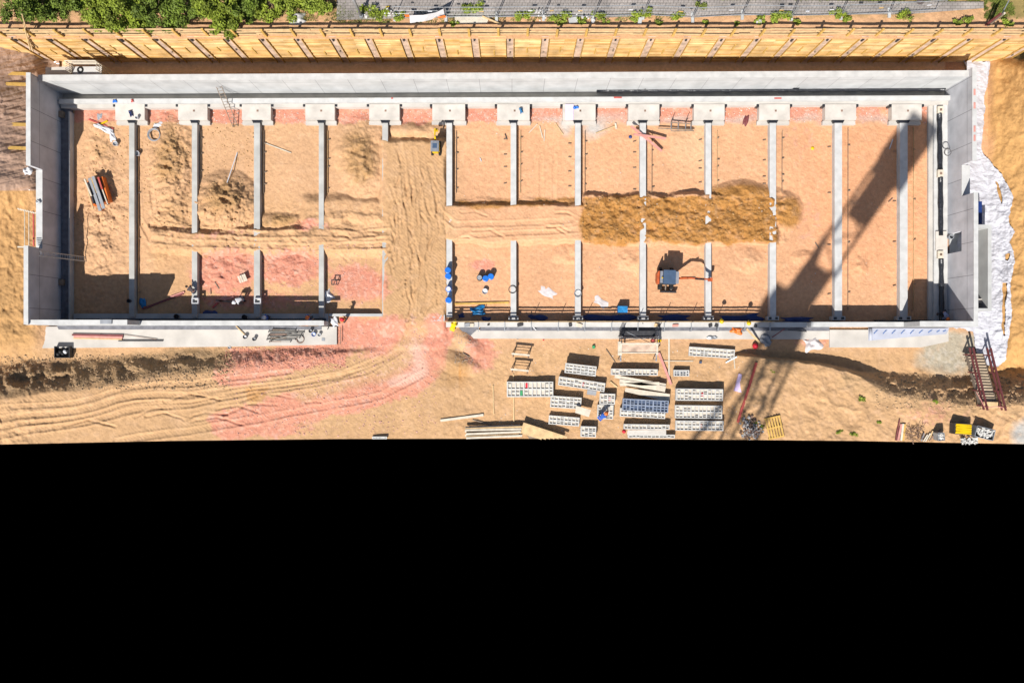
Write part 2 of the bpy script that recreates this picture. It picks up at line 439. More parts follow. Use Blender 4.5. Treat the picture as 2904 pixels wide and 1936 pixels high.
def zfun(x, y):
    x = np.asarray(x, float); y = np.asarray(y, float)
    wx = x + 26 * (fbm(x, y, 70, 3) - .5); wy = y + 26 * (fbm(x, y, 70, 9) - .5)
    n1 = fbm(x, y, 60, 21); n2 = fbm(x, y, 24, 31, 5); rg = ridg(x, y, 40, 41)
    z = 0.05 * (n1 - .5) + 0.05 * (n2 - .5)
    # rough spoil in the western bays
    z = z + blob(wx, wy, 285, 600, 55, 270) * (.12 + .45 * np.clip(n2 - .35, 0, 1) * 1.6)
    z = z + blob(wx, wy, 355, 640, 18, 250) * .35 * np.clip(n2 - .3, 0, 1)
    z = z + blob(wx, wy, 482, 440, 55, 110) * (.35 + .7 * n2)
    z = z + blob(wx, wy, 500, 590, 55, 90) * (.15 + .5 * n2)
    z = z + blob(wx, wy, 640, 572, 86, 78) * (.6 + 1.1 * n2)
    z = z + blob(wx, wy, 790, 628, 70, 22) * (.3 + .4 * n2)
    z = z + blob(wx, wy, 1015, 425, 66, 85) * (.35 + .6 * n2) + blob(wx, wy, 1030, 505, 60, 65) * (.3 + .4 * n2)
    z = z + blob(wx, wy, 1190, 372, 85, 16) * (.3 + .4 * n2)
    z = z + blob(wx, wy, 640, 760, 70, 60) * .45 * n2 + blob(wx, wy, 820, 770, 60, 45) * .45 * n2
    z = z + blob(wx, wy, 460, 720, 50, 60) * .3 * n2
    z = z + (blob(wx, wy, 1255, 850, 25, 60)) * .5 * n2
    for cx, cy, rx, ry in ((1610, 725, 45, 25), (1790, 740, 40, 28), (2130, 740, 50, 28), (2280, 730, 30, 20), (2440, 760, 20, 30)):
        z = z + blob(wx, wy, cx, cy, rx, ry) * .4 * n2
    # fills that carry the site road over the beams
    def fill(z, m, h): return np.maximum(z, m * h)
    z = fill(z, bxm(wx, wy, 1080, 1268, 396, 990, 9), .63 - .30 * sm(860, 990, y) * 0 + .05 * (n2 - .5))
    z = fill(z, bxm(wx, wy, 430, 1110, 648, 716, 12), .66 + .3 * (n2 - .5))
    z = fill(z, bxm(wx, wy, 860, 1110, 560, 720, 14), .50 + .2 * (n2 - .5))
    z = fill(z, bxm(wx, wy, 1260, 1660, 578, 688, 8), .64 + .06 * (n2 - .5))
    he = np.maximum(bxm(wx, wy, 1655, 2205, 552, 688, 9), np.maximum(blob(wx, wy, 2225, 600, 45, 50), blob(wx, wy, 2120, 560, 95, 40)))
    z = fill(z, np.clip(he * 1.2, 0, 1), .60 + .40 * (n1 - .5) + .50 * (n2 - .5))
    z = z + bxm(wx, wy, 1290, 1660, 565, 582, 6) * .22 * n2 + bxm(wx, wy, 930, 1085, 605, 625, 6) * .25 * n2
    # slope down through the entrance, ramp to the west
    z = np.where(y > 905, z * (1 - sm(905, 960, y) * bxm(x, y, 1000, 1400, 800, 1300, 30) * .8), z)
    yt = np.interp(x, [-300, 0, 300, 480, 640, 960, 1100], [1045, 1025, 1010, 1000, 992, 985, 985]) + 18 * (n1 - .5)
    yb = np.interp(x, [-300, 0, 300, 480, 640, 960, 1100], [1150, 1130, 1098, 1066, 1048, 1008, 995]) + 18 * (n2 - .5)
    zr = np.interp(x, [-300, 0, 500, 960, 1120], [2.9, 2.3, 1.35, .35, 0])
    s1 = sm(yt, yb, y)
    z = z + zr * (.55 * s1 + .45 * np.clip((y - yt) / np.maximum(yb - yt, 1), 0, 1))
    sl = np.clip(4 * s1 * (1 - s1), 0, 1) * (x < 1100)
    z = z + sl * (.5 * (n2 - .5) + .4 * (ridg(x, y, 60, 79, 3) - .5) + .30 * (fbm(x, y, 12, 77) - .5)) * np.interp(x, [0, 900, 1100], [1.3, .8, 0])
    z = z + blob(wx, wy, 1300, 1030, 60, 26, 20) * .55 + blob(wx, wy, 1330, 975, 45, 22, 40) * .5
    # eastern bank south of the building
    yb2 = np.interp(x, [2040, 2130, 2240, 2330, 2430, 2520, 2740, 2904, 3200], [1006, 1011, 1022, 1036, 1062, 1120, 1152, 1150, 1150]) + 10 * (n2 - .5)
    yt2 = np.interp(x, [2040, 2130, 2240, 2330, 2430, 2520, 2740, 2904, 3200], [998, 1003, 1015, 1029, 1050, 1054, 1064, 1040, 1040]) + 8 * (n1 - .5)
    z2 = np.interp(x, [2030, 2110, 2240, 2330, 2500, 2740, 2904, 3200], [0, .75, 1.0, 1.15, 1.7, 2.3, 2.7, 3.2])
    s2 = sm(yt2, yb2, y)
    z = z + z2 * (.5 * s2 + .5 * np.clip((y - yt2) / np.maximum(yb2 - yt2, 1), 0, 1)) * sm(2030, 2120, x)
    sl2 = np.clip(4 * s2 * (1 - s2), 0, 1) * sm(2420, 2500, x)
    z = z + sl2 * (.6 * (n2 - .5) + .35 * (ridg(x, y, 30, 51) - .5))
    z = z + .18 * (n1 - .5) * bxm(x, y, 2080, 2904, 1040, 1300, 30) + .16 * (n2 - .5) * bxm(x, y, 1240, 2904, 1000, 1300, 30)
    # western slope beside the pit
    ws = np.clip(1.7 + (80 - x) * .017, 0, 6) * sm(175, 90, x)
    ws = ws * (1 - .55 * sm(500, 620, y)) * (1 - sm(940, 1040, y) * .8)
    z = z + ws + sm(130, 60, x) * (.08 * (n2 - .5) + .14 * (rg - .5)) * sm(500, 600, y)
    # eastern slope
    es = np.clip((x - 2800) * .021, 0, 5) * sm(120, 200, y) * (1 - .5 * sm(950, 1050, y))
    es = es * (1.3 - .5 * sm(250, 500, y))
    z = z + es + sm(2800, 2840, x) * (.12 * (n2 - .5) + .22 * (ridg(x, y, 75, 61, 5) - .5)) * (1 - sm(1050, 1100, y))
    for pts, hw, dep in RUTS:
        d = line_dist(x + 22 * (fbm(x, y, 190, 13, 2) - .5) + 3 * (n2 - .5), y + 22 * (fbm(x, y, 190, 19, 2) - .5) + 3 * (n2 - .5), pts)
        wob = .25 + 1.1 * fbm(x, y, 55, 71)
        z = z - dep * .75 * wob * np.exp(-(d / (hw * .8)) ** 6) + dep * .75 * wob * np.exp(-((d - hw * 1.2) / (hw * .28)) ** 2)
    if x.size > 1:
        for pts in CRACKS:
            xa_, ya_ = min(p[0] for p in pts) - 30, min(p[1] for p in pts) - 30; xb_, yb_ = max(p[0] for p in pts) + 30, max(p[1] for p in pts) + 30
            m_ = (x > xa_) & (x < xb_) & (y > ya_) & (y < yb_)
            if m_.any():
                d = line_dist(x[m_] + 7 * (n2[m_] - .5) + 16 * (n1[m_] - .5), y[m_] + 7 * (n2[m_] - .5), pts)
                z[m_] = z[m_] - .10 * np.exp(-(d / 3.0) ** 2) * np.clip(2.2 * n2[m_] - .5, 0, 1.2) + .05 * np.exp(-((d - 6) / 2.5) ** 2) * n1[m_]
        rough = np.clip(bxm(wx, wy, 1655, 2230, 552, 690, 10) + blob(wx, wy, 640, 570, 90, 75) + blob(wx, wy, 482, 470, 70, 170) + .8 * blob(wx, wy, 285, 600, 60, 280) + .8 * blob(wx, wy, 1020, 440, 65, 100) + .6 * blob(wx, wy, 640, 760, 90, 60) + .6 * blob(wx, wy, 820, 760, 80, 50) + .5 * bxm(x, y, 430, 1090, 590, 720, 15), 0, 1)
        z = z + rough * (.17 + .13 * blob(wx, wy, 640, 570, 95, 80) + .10 * blob(wx, wy, 482, 470, 75, 180)) * (ridg(x + .6 * y, y - .3 * x, 22, 91, 4) - .45) + (.055 + .07 * rough) * (fbm(x, y, 9, 95, 3) - .5)
        z = z + bxm(x, y, 2090, 2960, 1045, 1250, 15) * (.05 + .16 * fbm(x, y, 120, 98)) * (ridg(x - .5 * y, y + .2 * x, 70, 97, 5) - .4)
    return z

CUTX = [-400, 0, 484, 968, 1452, 1936, 2420, 2904, 3300]
CUTY = [1270, 1259.5, 1249.5, 1244, 1243, 1245, 1249.5, 1258.5, 1268]

def gz(px, py):
    return float(zfun(np.array([float(px)]), np.array([float(py)]))[0])

SAND = np.array([.615, .365, .200]); PEACH = np.array([.665, .365, .200]); PINK = np.array([.71, .285, .195]); PALE = np.array([.74, .46, .36])
DAMP = np.array([.375, .180, .052]); TAN = np.array([.56, .340, .175]); DARK = np.array([.36, .235, .125]); GRAV = np.array([.43, .37, .275]); OCHRE = np.array([.56, .315, .12])
def ground_mesh():
    ax = np.concatenate([np.linspace(-330, -12, 40), np.linspace(-10, 2914, 1180), np.linspace(2916, 3240, 40)])
    nv = 470
    v = np.linspace(0, 1, nv)
    cut = np.interp(ax, CUTX, CUTY)
    X = np.repeat(ax[None, :], nv, 0)
    Y = 120 + v[:, None] * (cut[None, :] - 120)
    Z = zfun(X, Y)
    k = S * (H - Z) / H
    co = np.stack([(X - CX) * k, -(Y - CY) * k, Z], -1).reshape(-1, 3)
    o = fast_mesh('ground', co, grid_faces(nv, len(ax)), MT['soil'])
    # soil colours: what kind of earth lies where, with some painted light
    x = X + 34 * (fbm(X, Y, 45, 101) - .5); y = Y + 34 * (fbm(X, Y, 45, 131) - .5)
    C = np.zeros(X.shape + (3,)) + SAND
    def mixc(mask, col):
        nonlocal C
        mk = np.clip(mask, 0, 1)[..., None]
        C = C * (1 - mk) + np.asarray(col) * mk
    nA = fbm(X, Y, 130, 201); nB = fbm(X, Y, 30, 221, 5); nD = fbm(X, Y, 16, 291, 5); nC = fbm(X, Y, 9, 241, 3)
    mixc(sm(1280, 1330, x) * (1 - sm(890, 940, y)), PEACH)
    mixc(sm(2190, 2330, x) * bxm(x, y, 2000, 2690, 340, 800, 40) * .6, PEACH * [1.06, .93, .88])
    mixc(sm(960, 1010, y), TAN)
    mixc(bxm(x, y, 430, 1280, 560, 960, 30) * .8, TAN * [1.03, 1, 1.0])
    mixc(bxm(x, y, 1090, 1268, 380, 930, 12) * .7, TAN * [.93, .93, .90])
    # pink brick rubble
    pk = bxm(x, y, 210, 2690, 270, 348, 9) * np.interp(x, [200, 1700, 2700], [1.0, .8, .6])
    pk = np.maximum(pk, blob(x, y, 640, 770, 105, 70) * 1.3); pk = np.maximum(pk, blob(x, y, 830, 760, 100, 60) * 1.15)
    pk = np.maximum(pk, blob(x, y, 870, 635, 60, 22)); pk = np.maximum(pk, blob(x, y, 1020, 800, 95, 60) * 1.1)
    pk = np.maximum(pk, blob(x, y, 600, 660, 170, 25) * .4); pk = np.maximum(pk, blob(x, y, 700, 850, 230, 40) * .7)
    pk = np.maximum(pk, blob(x, y, 1370, 755, 45, 22) * 1.1)
    pk = np.maximum(pk, bxm(x, y, 650, 980, 988, 1035, 10) * 1.0)
    rd = line_dist(x, y, [(1230, 935), (1210, 1030), (1160, 1080), (1000, 1120), (860, 1150), (760, 1180), (640, 1205)])
    pk = np.maximum(pk, (1 - sm(26, 66, rd)) * 1.1)
    rd2 = line_dist(x, y, [(1000, 925), (960, 975), (860, 1010), (720, 1040), (640, 1050)])
    pk = np.maximum(pk, (1 - sm(18, 60, rd2)) * .95)
    pk = np.maximum(pk, blob(x, y, 1090, 955, 170, 60) * 1.2); pk = np.maximum(pk, blob(x, y, 1360, 990, 55, 75) * .95)
    pk = np.maximum(pk, blob(x, y, 790, 1215, 110, 35) * .9)
    pk = np.maximum(pk, blob(x, y, 2260, 400, 120, 90) * .3); pk = np.maximum(pk, blob(x, y, 2290, 620, 70, 80) * .4)
    pk = np.maximum(pk, blob(x, y, 2640, 1160, 130, 60) * .45); pk = np.maximum(pk, blob(x, y, 2320, 960, 120, 30) * .5)
    ua, va = (X * .976 - Y * .218), (X * .218 + Y * .976)          # along and across the ramp
    stk = fbm(ua / 7, va, 16, 271, 4)
    pk = np.clip(pk * (.55 + 1.05 * np.where(Y > 985, .35 * fbm(X, Y, 38, 261, 5) + .65 * stk, fbm(X, Y, 38, 261, 5))), 0, 1)
    pk = sm(.30, .72, pk + .5 * (nC - .5) + .6 * (nD - .5)) * np.where(Y > 985, .82, .92)
    mixc(pk, PINK * .96 + .0)
    mixc((1 - sm(16, 44, line_dist(x, y, [(1185, 890), (1170, 960), (1120, 1030), (1000, 1070), (860, 1100)]))) * np.clip(.35 + nB, 0, 1), TAN)
    sp = np.clip((nC - .55) * 5, 0, 1) * np.clip(pk * 1.1, 0, 1)
    mixc(sp * .55, PALE)
    mixc((1 - sm(8, 26, line_dist(x, y, [(1180, 990), (1190, 1060), (1120, 1080)]))) * .7, PALE)
    mixc(blob(x, y, 1600, 350, 22, 32) * 1.2 + blob(x, y, 1690, 360, 35, 28) * 1.1, [.50, .46, .42])
    for cx in (1560, 1720, 1920, 2110, 2300, 2480):
        mixc(blob(x, y, cx, 338, 60, 14) * (.4 + .6 * nB), [.55, .43, .36])
    # damp spoil
    dm = np.zeros_like(X)
    for b_, w_ in (((482, 440, 62, 120), .75), ((500, 590, 60, 90), .5), ((640, 560, 95, 70), .7), ((1020, 450, 72, 110), .75), ((790, 628, 80, 22), .8),
                   ((285, 420, 60, 70), .45), ((290, 760, 60, 130), .25), ((1190, 372, 90, 16), .4), ((460, 720, 60, 60), .4), ((1255, 840, 30, 70), .35)):
        dm = np.maximum(dm, blob(x, y, *b_) * w_ * (.6 + .8 * nB))
    dm = np.maximum(dm, bxm(x, y, 1290, 1660, 565, 590, 8) * .6)  # north edge of the road fill: its shaded face darkened into the colour
    dm = np.maximum(dm, bxm(x, y, 1650, 2210, 556, 690, 10) * np.clip(.35 + 1.0 * nB, 0, 1))
    dm = np.maximum(dm, np.maximum(blob(x, y, 2230, 600, 52, 55), blob(x, y, 2110, 550, 110, 40)) * 1.0)
    dm = np.maximum(dm, blob(x, y, 1280, 1060, 65, 60) * .6)
    dm = sm(.12, .75, dm + .25 * (nC - .5) + .30 * (nD - .5)) * np.clip(dm * 1.6, 0, 1)
    mixc(dm, np.where((X < 1300)[..., None], np.array([.47, .275, .125]), DAMP * 1.3))
    mixc(bxm(x, y, 1650, 2210, 590, 680, 12) * np.clip((nB - .45) * 4, 0, 1) * .8, DAMP)
    # ramp shoulder: shade of its north-facing slope darkened into the soil colour
    mixc((1 - sm(22, 48, line_dist(x, y, [(-60, 1090), (150, 1075), (330, 1045), (480, 1030), (620, 1015)]))) * np.clip(.1 + nD * 1.5, 0, 1), DARK)
    mixc((1 - sm(14, 40, line_dist(x, y, [(2400, 1080), (2520, 1120), (2640, 1140), (2760, 1150), (2904, 1150)]))) * np.clip(.1 + nB, 0, 1) * .8, DARK * 1.3)
    mixc(bxm(x, y, 700, 760, 1092, 1130, 8) * .6, DAMP * 1.2)
    # pale dusty patches
    mixc(blob(x, y, 1960, 420, 60, 70) * .55, [.68, .47, .28])
    mixc(blob(x, y, 1180, 1010, 40, 60) * .3, PALE)
    # gravel by the south-east corner
    gv = np.maximum(bxm(x, y, 2612, 2800, 940, 1020, 12), blob(x, y, 2690, 1020, 85, 45) * 1.6)
    mixc(gv, GRAV); mixc(gv * np.clip((nC - .5) * 4, 0, 1) * .5, [.55, .50, .42])
    mixc(blob(x, y, 2910, 1230, 40, 45) * 1.5, [.40, .38, .35])
    mixc(bxm(X, Y, 100, 2680, 100, 208, 3) * .9, [.86, .60, .38])  # trench floor lightened in its colour, standing in for bounced light
    mixc(np.clip((nD - .52) * 3, 0, 1) * .30, np.array([.72, .47, .30]))
    # slopes
    mixc(sm(2785, 2830, x) * (1 - sm(1040, 1100, y)), OCHRE); mixc(sm(140, 70, x) * (1 - sm(950, 1080, y)), OCHRE * [.98, 1.0, 1.1])
    C *= ALB * (0.90 + .22 * nA)[..., None] * (.92 + .16 * nB)[..., None]
    me = o.data
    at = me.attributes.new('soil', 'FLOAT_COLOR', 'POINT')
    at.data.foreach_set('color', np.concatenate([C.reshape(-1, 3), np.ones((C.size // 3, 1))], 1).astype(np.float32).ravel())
    cl = .50 + .35 * np.clip(pk, 0, 1) + .5 * np.clip(dm, 0, 1)
    tread = bxm(x, y, 1110, 1265, 420, 960, 14) * .8
    tread = np.maximum(tread, bxm(x, y, 430, 1640, 600, 690, 14) * .4)
    rdm = np.minimum.reduce([line_dist(x, y, p) for p, a, b in RUTS])
    tread = np.maximum(tread, np.where(y > 990, 1 - sm(14, 34, rdm), 0) * .8) * (x < 1660)
    cl = np.where(tread > .3, cl * .75, cl)
    cl = np.maximum(cl, (1 - sm(30, 60, line_dist(x, y, [(0, 1080), (330, 1045), (620, 1015), (960, 1000)]))) * 1.0)
    for nm, a in (('clod', cl), ('tread', tread)):
        t = me.attributes.new(nm, 'FLOAT', 'POINT'); t.data.foreach_set('value', a.astype(np.float32).ravel())
    tag(o, kind='structure')
    return o
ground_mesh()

ZB = 5.5     # street level
def bank_mesh():
    ax = np.linspace(-260, 3170, 900); ay = np.linspace(-260, 110.5, 130)
    X, Y = np.meshgrid(ax, ay)
    n = fbm(X, Y, 26, 301, 5)
    Z = ZB + .16 * (n - .5) * sm(105, 60, Y) - .02
    k = S * (H - Z) / H
    co = np.stack([(X - CX) * k, -(Y - CY) * k, Z], -1).reshape(-1, 3)
    o = fast_mesh('upper_ground', co, grid_faces(len(ay), len(ax)), MT['soil'])
    nB = fbm(X, Y, 30, 321, 5); nA = fbm(X, Y, 110, 331)
    C = np.zeros(X.shape + (3,)) + SAND * [1.0, .98, .95]
    gm = np.clip((nB - .42) * 5, 0, 1) * sm(58, 44, Y + 14 * (nA - .5)) * (.5 + .5 * sm(1100, 900, X))
    gm = np.maximum(gm, sm(2780, 2830, X) * sm(60, 45, Y)); gm = np.maximum(gm, sm(9, 2, Y - 3) * .9 * sm(1900, 2000, X))
    C = C * (1 - .75 * gm[..., None]) + np.array([.17, .16, .045]) * .75 * gm[..., None]
    C *= ALB * (.88 + .24 * nB)[..., None]
    me = o.data
    at = me.attributes.new('soil', 'FLOAT_COLOR', 'POINT')
    at.data.foreach_set('color', np.concatenate([C.reshape(-1, 3), np.ones((C.size // 3, 1))], 1).astype(np.float32).ravel())
    for nm, v in (('clod', .5), ('tread', 0.)):
        t = me.attributes.new(nm, 'FLOAT', 'POINT'); t.data.foreach_set('value', np.full(X.size, v, np.float32))
    tag(o, kind='structure')
bank_mesh()
# street of pavers behind the site fence
sv = MB()
edge = [(955, 58), (1160, 52), (1400, 50), (1500, 48), (1700, 52), (1860, 44), (1990, 47), (2140, 44), (2300, 44), (2440, 42), (2560, 42), (2640, 36), (2790, 24)]
far = [(955, -120), (2790, -120)]
ups = [W(a, b, ZB + .085) for a, b in edge]
sv.add([tuple(p) for p in ups] + [tuple(W(2790, 6, ZB + .085)), tuple(W(2400, 3, ZB + .085)), tuple(W(2000, -3, ZB + .085)), tuple(W(1900, -160, ZB + .085)), tuple(W(955, -160, ZB + .085))], [tuple(range(len(edge) + 4, -1, -1))])
tag(sv.build('street', MT['pavers']), kind='structure')

# ------------------------------------------------------------------ the concrete box
def wall_y(xi_px, thick, ya, yb, zt, z0=-.2):
    """piece of end wall: inner face at ground column xi_px, apparent top rows ya..yb"""
    x0 = (xi_px - CX) * S; t = thick
    k = S * (H - zt) / H
    return x0, x0 + t, -(yb - CY) * k, -(ya - CY) * k, z0, zt
def add_wall(mb, p):
    x0, x1, y0, y1, z0, z1 = p
    mb.box(((x0 + x1) / 2, (y0 + y1) / 2, (z0 + z1) / 2), (abs(x1 - x0), abs(y1 - y0), z1 - z0))
# west wall: tall, stepped down, tall
YW0, YW1 = W(0, 207, 4.6).y, -(911 - CY) * S
wl = thing('concrete_wall', (W(180, 560).x, 0, 0), 'tall concrete end wall with a stepped notch, beside the plastic-covered slope', 'concrete wall')
xw = (179.5 - CX) * S
mb = MB()
yA = W(0, 469, 4.6).y; yB = W(0, 697, 4.9).y
mb.box((xw - .16, (YW0 + yA) / 2, 2.2), (.32, YW0 - yA, 4.8))
mb.box((xw - .24, (yA + yB) / 2, 1.4), (.48, yA - yB, 3.2))
mb.box((xw - .16, (yB + YW1 - .36) / 2, 2.35), (.32, yB - YW1 + .36, 5.1))
mb.build('wall_panel', MT['conc_y'], wl)
mb = MB()
mb.box((xw - .16, (YW0 + yA) / 2, 4.625), (.36, YW0 - yA + .02, .05)); mb.box((xw - .24, (yA + yB) / 2, 3.025), (.52, yA - yB - .04, .05)); mb.box((xw - .16, (yB + YW1 - .36) / 2, 4.925), (.36, yB - YW1 + .38, .05))
mb.build('wall_top', MT['conc_top'], wl)
# back wall
zb = 3.6
ytop0, ytop1 = W(0, 230, zb).y, W(0, 217, zb).y           # front edge of the top, west / east
xa, xe = xw + .02, (2678 - CX) * S
bw = thing('concrete_wall', (0, ytop0, 0), 'long pale grey concrete back wall in front of the yellow timber retaining wall', 'concrete wall')
tk = .46
def ylin(x, a, b): return a + (b - a) * (x - xa) / (xe - xa)
mb = MB()
mb.prism([(xa, ylin(xa, ytop0, ytop1)), (xe, ytop1), (xe, ytop1 + tk), (xa, ytop0 + tk)], -.2, zb)
mb.build('wall_panel', MT['conc_x'], bw)
mb = MB()
mb.prism([(xa, ytop0 - .015), (xe, ytop1 - .015), (xe, ytop1 + tk + .015), (xa, ytop0 + tk + .015)], zb + .003, zb + .05)
mb.build('wall_top', MT['conc_top'], bw)
YB0, YB1 = ytop0, ytop1
# east wall with door opening and notch
el = thing('concrete_wall', (xe, 0, 0), 'grey concrete end wall with a door opening and a notch, beside the white sheeting', 'concrete wall')
y1 = W(0, 192, 4.1).y; y2 = W(0, 456, 4.1).y; y3 = W(0, 546, 4.3).y; y4 = -(917 - CY) * S
yd0, yd1 = W(0, 655, 2.6).y, W(0, 712, 2.6).y
mb = MB()
mb.box((xe + .16, (y1 + y2) / 2, 1.95), (.32, y1 - y2, 4.3))
mb.box((xe + .32, (y2 + y3) / 2, 1.2), (.64, y2 - y3, 2.8))
mb.box((xe + .16, (y3 + yd0) / 2, 2.05), (.32, y3 - yd0, 4.5))
mb.box((xe + .16, (yd0 + yd1) / 2, 3.45), (.32, yd0 - yd1, 1.7))
mb.box((xe + .16, (yd1 + y4 - .36) / 2, 2.05), (.32, yd1 - y4 + .36, 4.5))
mb.build('wall_panel', MT['conc_y'], el)
mb = MB()
mb.box((xe + .16, (y1 + y2) / 2, 4.125), (.36, y1 - y2 + .02, .05)); mb.box((xe + .16, (y3 + y4 - .36) / 2, 4.325), (.36, y3 - y4 + .38, .05)); mb.box((xe + .32, (y2 + y3) / 2, 2.625), (.68, y2 - y3 - .04, .05))
mb.build('wall_top', MT['conc_top'], el)
mb = MB()
for yy, zz in ((W(0, 262, 4.1).y, 4.16), (W(0, 300, 4.1).y, 4.16), (W(0, 366, 4.1).y, 4.16), (W(0, 392, 4.1).y, 4.16)):
    mb = MB(); mb.box((xe + .16, yy, zz), (.16, .5, .012)); mb.build('paint_mark', MT['pinkw'], el)
# light well outside the east wall
lw = thing('light_well', (xe + 1, 0, 0), 'open concrete light well standing against the outside of the end wall, edged by white sheeting', 'light well')
mb = MB()
xo = W(2812, 0, 2.6).x; ya_, yb_ = W(0, 637, 2.6).y, W(0, 881, 2.6).y
mb.box((xo - .15, (ya_ + yb_) / 2, 1.2), (.3, ya_ - yb_, 2.8))
mb.box(((xo - .3 + xe + .33) / 2, ya_ - .15, 1.2), (xo - .3 - xe - .33, .3, 2.8)); mb.box(((xo - .3 + xe + .33) / 2, yb_ + .1, 1.2), (xo - .3 - xe - .33, .2, 2.8))
mb.build('wall_ring', MT['conc'], lw)
mb = MB(); mb.box(((xo - .3 + xe + .33) / 2, (ya_ + yb_) / 2, .1), (xo - .31 - xe - .33, ya_ - yb_ - .5, .2)); mb.build('floor_slab', MT['conc'], lw)
mb = MB(); c = W(2778, 853, 1.6); mb.box((c.x, c.y, 1.6), (.5, .35, .3)); mb.build('wall_bracket', MT['slab'], lw)
# front walls
yf = -(911.5 - CY) * S
fw = thing('concrete_wall', (W(400, 911).x, yf, 0), 'front concrete wall west of the entrance, next to the slab with steel props', 'concrete wall')
zc = 4.7
xs1 = W(362, 0, zc).x
xs2 = W(918, 0, 2.0).x
mb = MB()
mb.box(((xw - .32 + xs1) / 2, yf - .18, 2.25), (xs1 - xw + .32, .36, 4.9))
n = 8
for i in range(n):
    a = xs1 + (xs2 - xs1) * i / n; b = xs1 + (xs2 - xs1) * (i + 1) / n
    zt = 2.55 - .7 * (i + .5) / n
    mb.box(((a + b) / 2, yf - .18, (zt - .2) / 2), (b - a, .36, zt + .2))
mb.build('wall_panel', MT['conc_x'], fw)
mb = MB()
mb.box(((xw - .32 + xs1) / 2, yf - .18, 4.725), (xs1 - xw + .30, .40, .05))
mb.prism([(xs1 + .01, yf - .38), (xs2, yf - .38), (xs2, yf + .015), (xs1 + .01, yf + .015)], 2.54, 2.56)
for i in range(n):
    a = xs1 + (xs2 - xs1) * i / n; b = xs1 + (xs2 - xs1) * (i + 1) / n
    zt = 2.55 - .7 * (i + .5) / n
    if i: mb.box(((a + b) / 2, yf - .18, zt + .012), (b - a - .01, .40, .03))
mb.build('wall_top', MT['conc_top'], fw)
mb = MB()
c = W(302, 912, 4.75); mb.box((c.x, c.y, 4.81), (.9, .34, .1)); mb.build('timber_block', MT['grey'], fw)
ef = thing('concrete_wall', (W(1900, 911).x, yf, 0), 'low front wall carrying the guard rail, rising to a tall corner at the white sheeting', 'concrete wall')
zl = .95
xl0 = W(1265, 0, zl).x; xl1 = W(2290, 0, zl).x; xl2 = W(2608, 0, 4.3).x
ye = yf - .10
mb = MB()
mb.box(((xl0 + xl1) / 2, ye - .19, (zl - .2) / 2), (xl1 - xl0, .38, zl + .2))
mb.box(((xl1 + xl2) / 2, ye - .19, .75), (xl2 - xl1, .38, 1.9))
mb.box(((xl2 + xe + .32) / 2, ye - .19, 2.05), (xe + .32 - xl2, .38, 4.5))
mb.build('wall_panel', MT['conc_x'], ef)
mb = MB()
mb.box(((xl0 + xl1) / 2, ye - .19, zl + .02), (xl1 - xl0 - .01, .42, .04)); mb.box(((xl1 + xl2) / 2, ye - .19, 1.72), (xl2 - xl1 - .01, .42, .04)); mb.box(((xl2 + xe + .32) / 2, ye - .19, 4.32), (xe + .30 - xl2, .42, .04))
mb.build('wall_top', MT['conc_top'], ef)
# low kerb walls either side of the entrance
gs = MB(); gs.prism([(xa, YB0 - .002), (xe, YB1 - .002), (xe, YB1 - 1.0), (xa, YB0 - 1.0)], -.1, .06)
tag(gs.build('gutter_slab', M('gutter_concrete', (.62, .58, .50), .9, .15, 1.0)), 'narrow shaded concrete strip between the back wall and the edge beam', 'concrete strip')  # concrete tone raised to stand in for light bouncing off the back wall
kw = MB(); kw.prism([tuple(W(935, 889.5, .4))[:2], tuple(W(1084, 889.5, .4))[:2], tuple(W(1084, 897, .4))[:2], tuple(W(935, 897, .4))[:2]], -.1, .55)
tag(kw.build('kerb_wall', MT['conc']), 'short low concrete kerb wall ending at the sand road through the entrance', 'kerb wall')
kw = MB(); kw.prism([tuple(W(1228, 896, .4))[:2], tuple(W(1262, 893, .4))[:2], tuple(W(1262, 910, .4))[:2], tuple(W(1228, 910, .4))[:2]], -.1, .62)
tag(kw.build('kerb_wall', MT['conc']), 'short concrete kerb stub between the sand road and the beam with blue drums', 'kerb wall')

# ground beams, pads and edge beams
BX = [(366, 381), (544, 559), (720, 737), (904, 918), (1084, 1100), (1266, 1282), (1448, 1464), (1631, 1647), (1815, 1832), (2001, 2017), (2183, 2201), (2367, 2388), (2552, 2574)]
NUM = ['first', 'second', 'third', 'fourth', 'fifth', 'sixth', 'seventh', 'eighth', 'ninth', 'tenth', 'eleventh', 'twelfth', 'thirteenth', 'fourteenth', 'fifteenth', 'sixteenth', 'seventeenth', 'eighteenth', 'nineteenth', 'twentieth']
ZBM = .58
BLAB = ['whole and clear of sand, nearest the orange plank bin', 'buried in the middle, with a bent worker over its south end', 'half buried, between the round sand heap and the brick rubble',
        'broken by the wheel track, with white sacks near its south end', 'almost wholly buried by the sand road', 'beside the yellow mini digger, carrying blue drums',
        'with a coiled cable on its south half', 'with a coil of wire on its south half', 'with crossed pink boards over its north end',
        'bright white, under the arm of the orange digger', 'at the edge of the dark sand heap', 'crossed by the crane shadow', 'nearest the tall end wall with black seams']
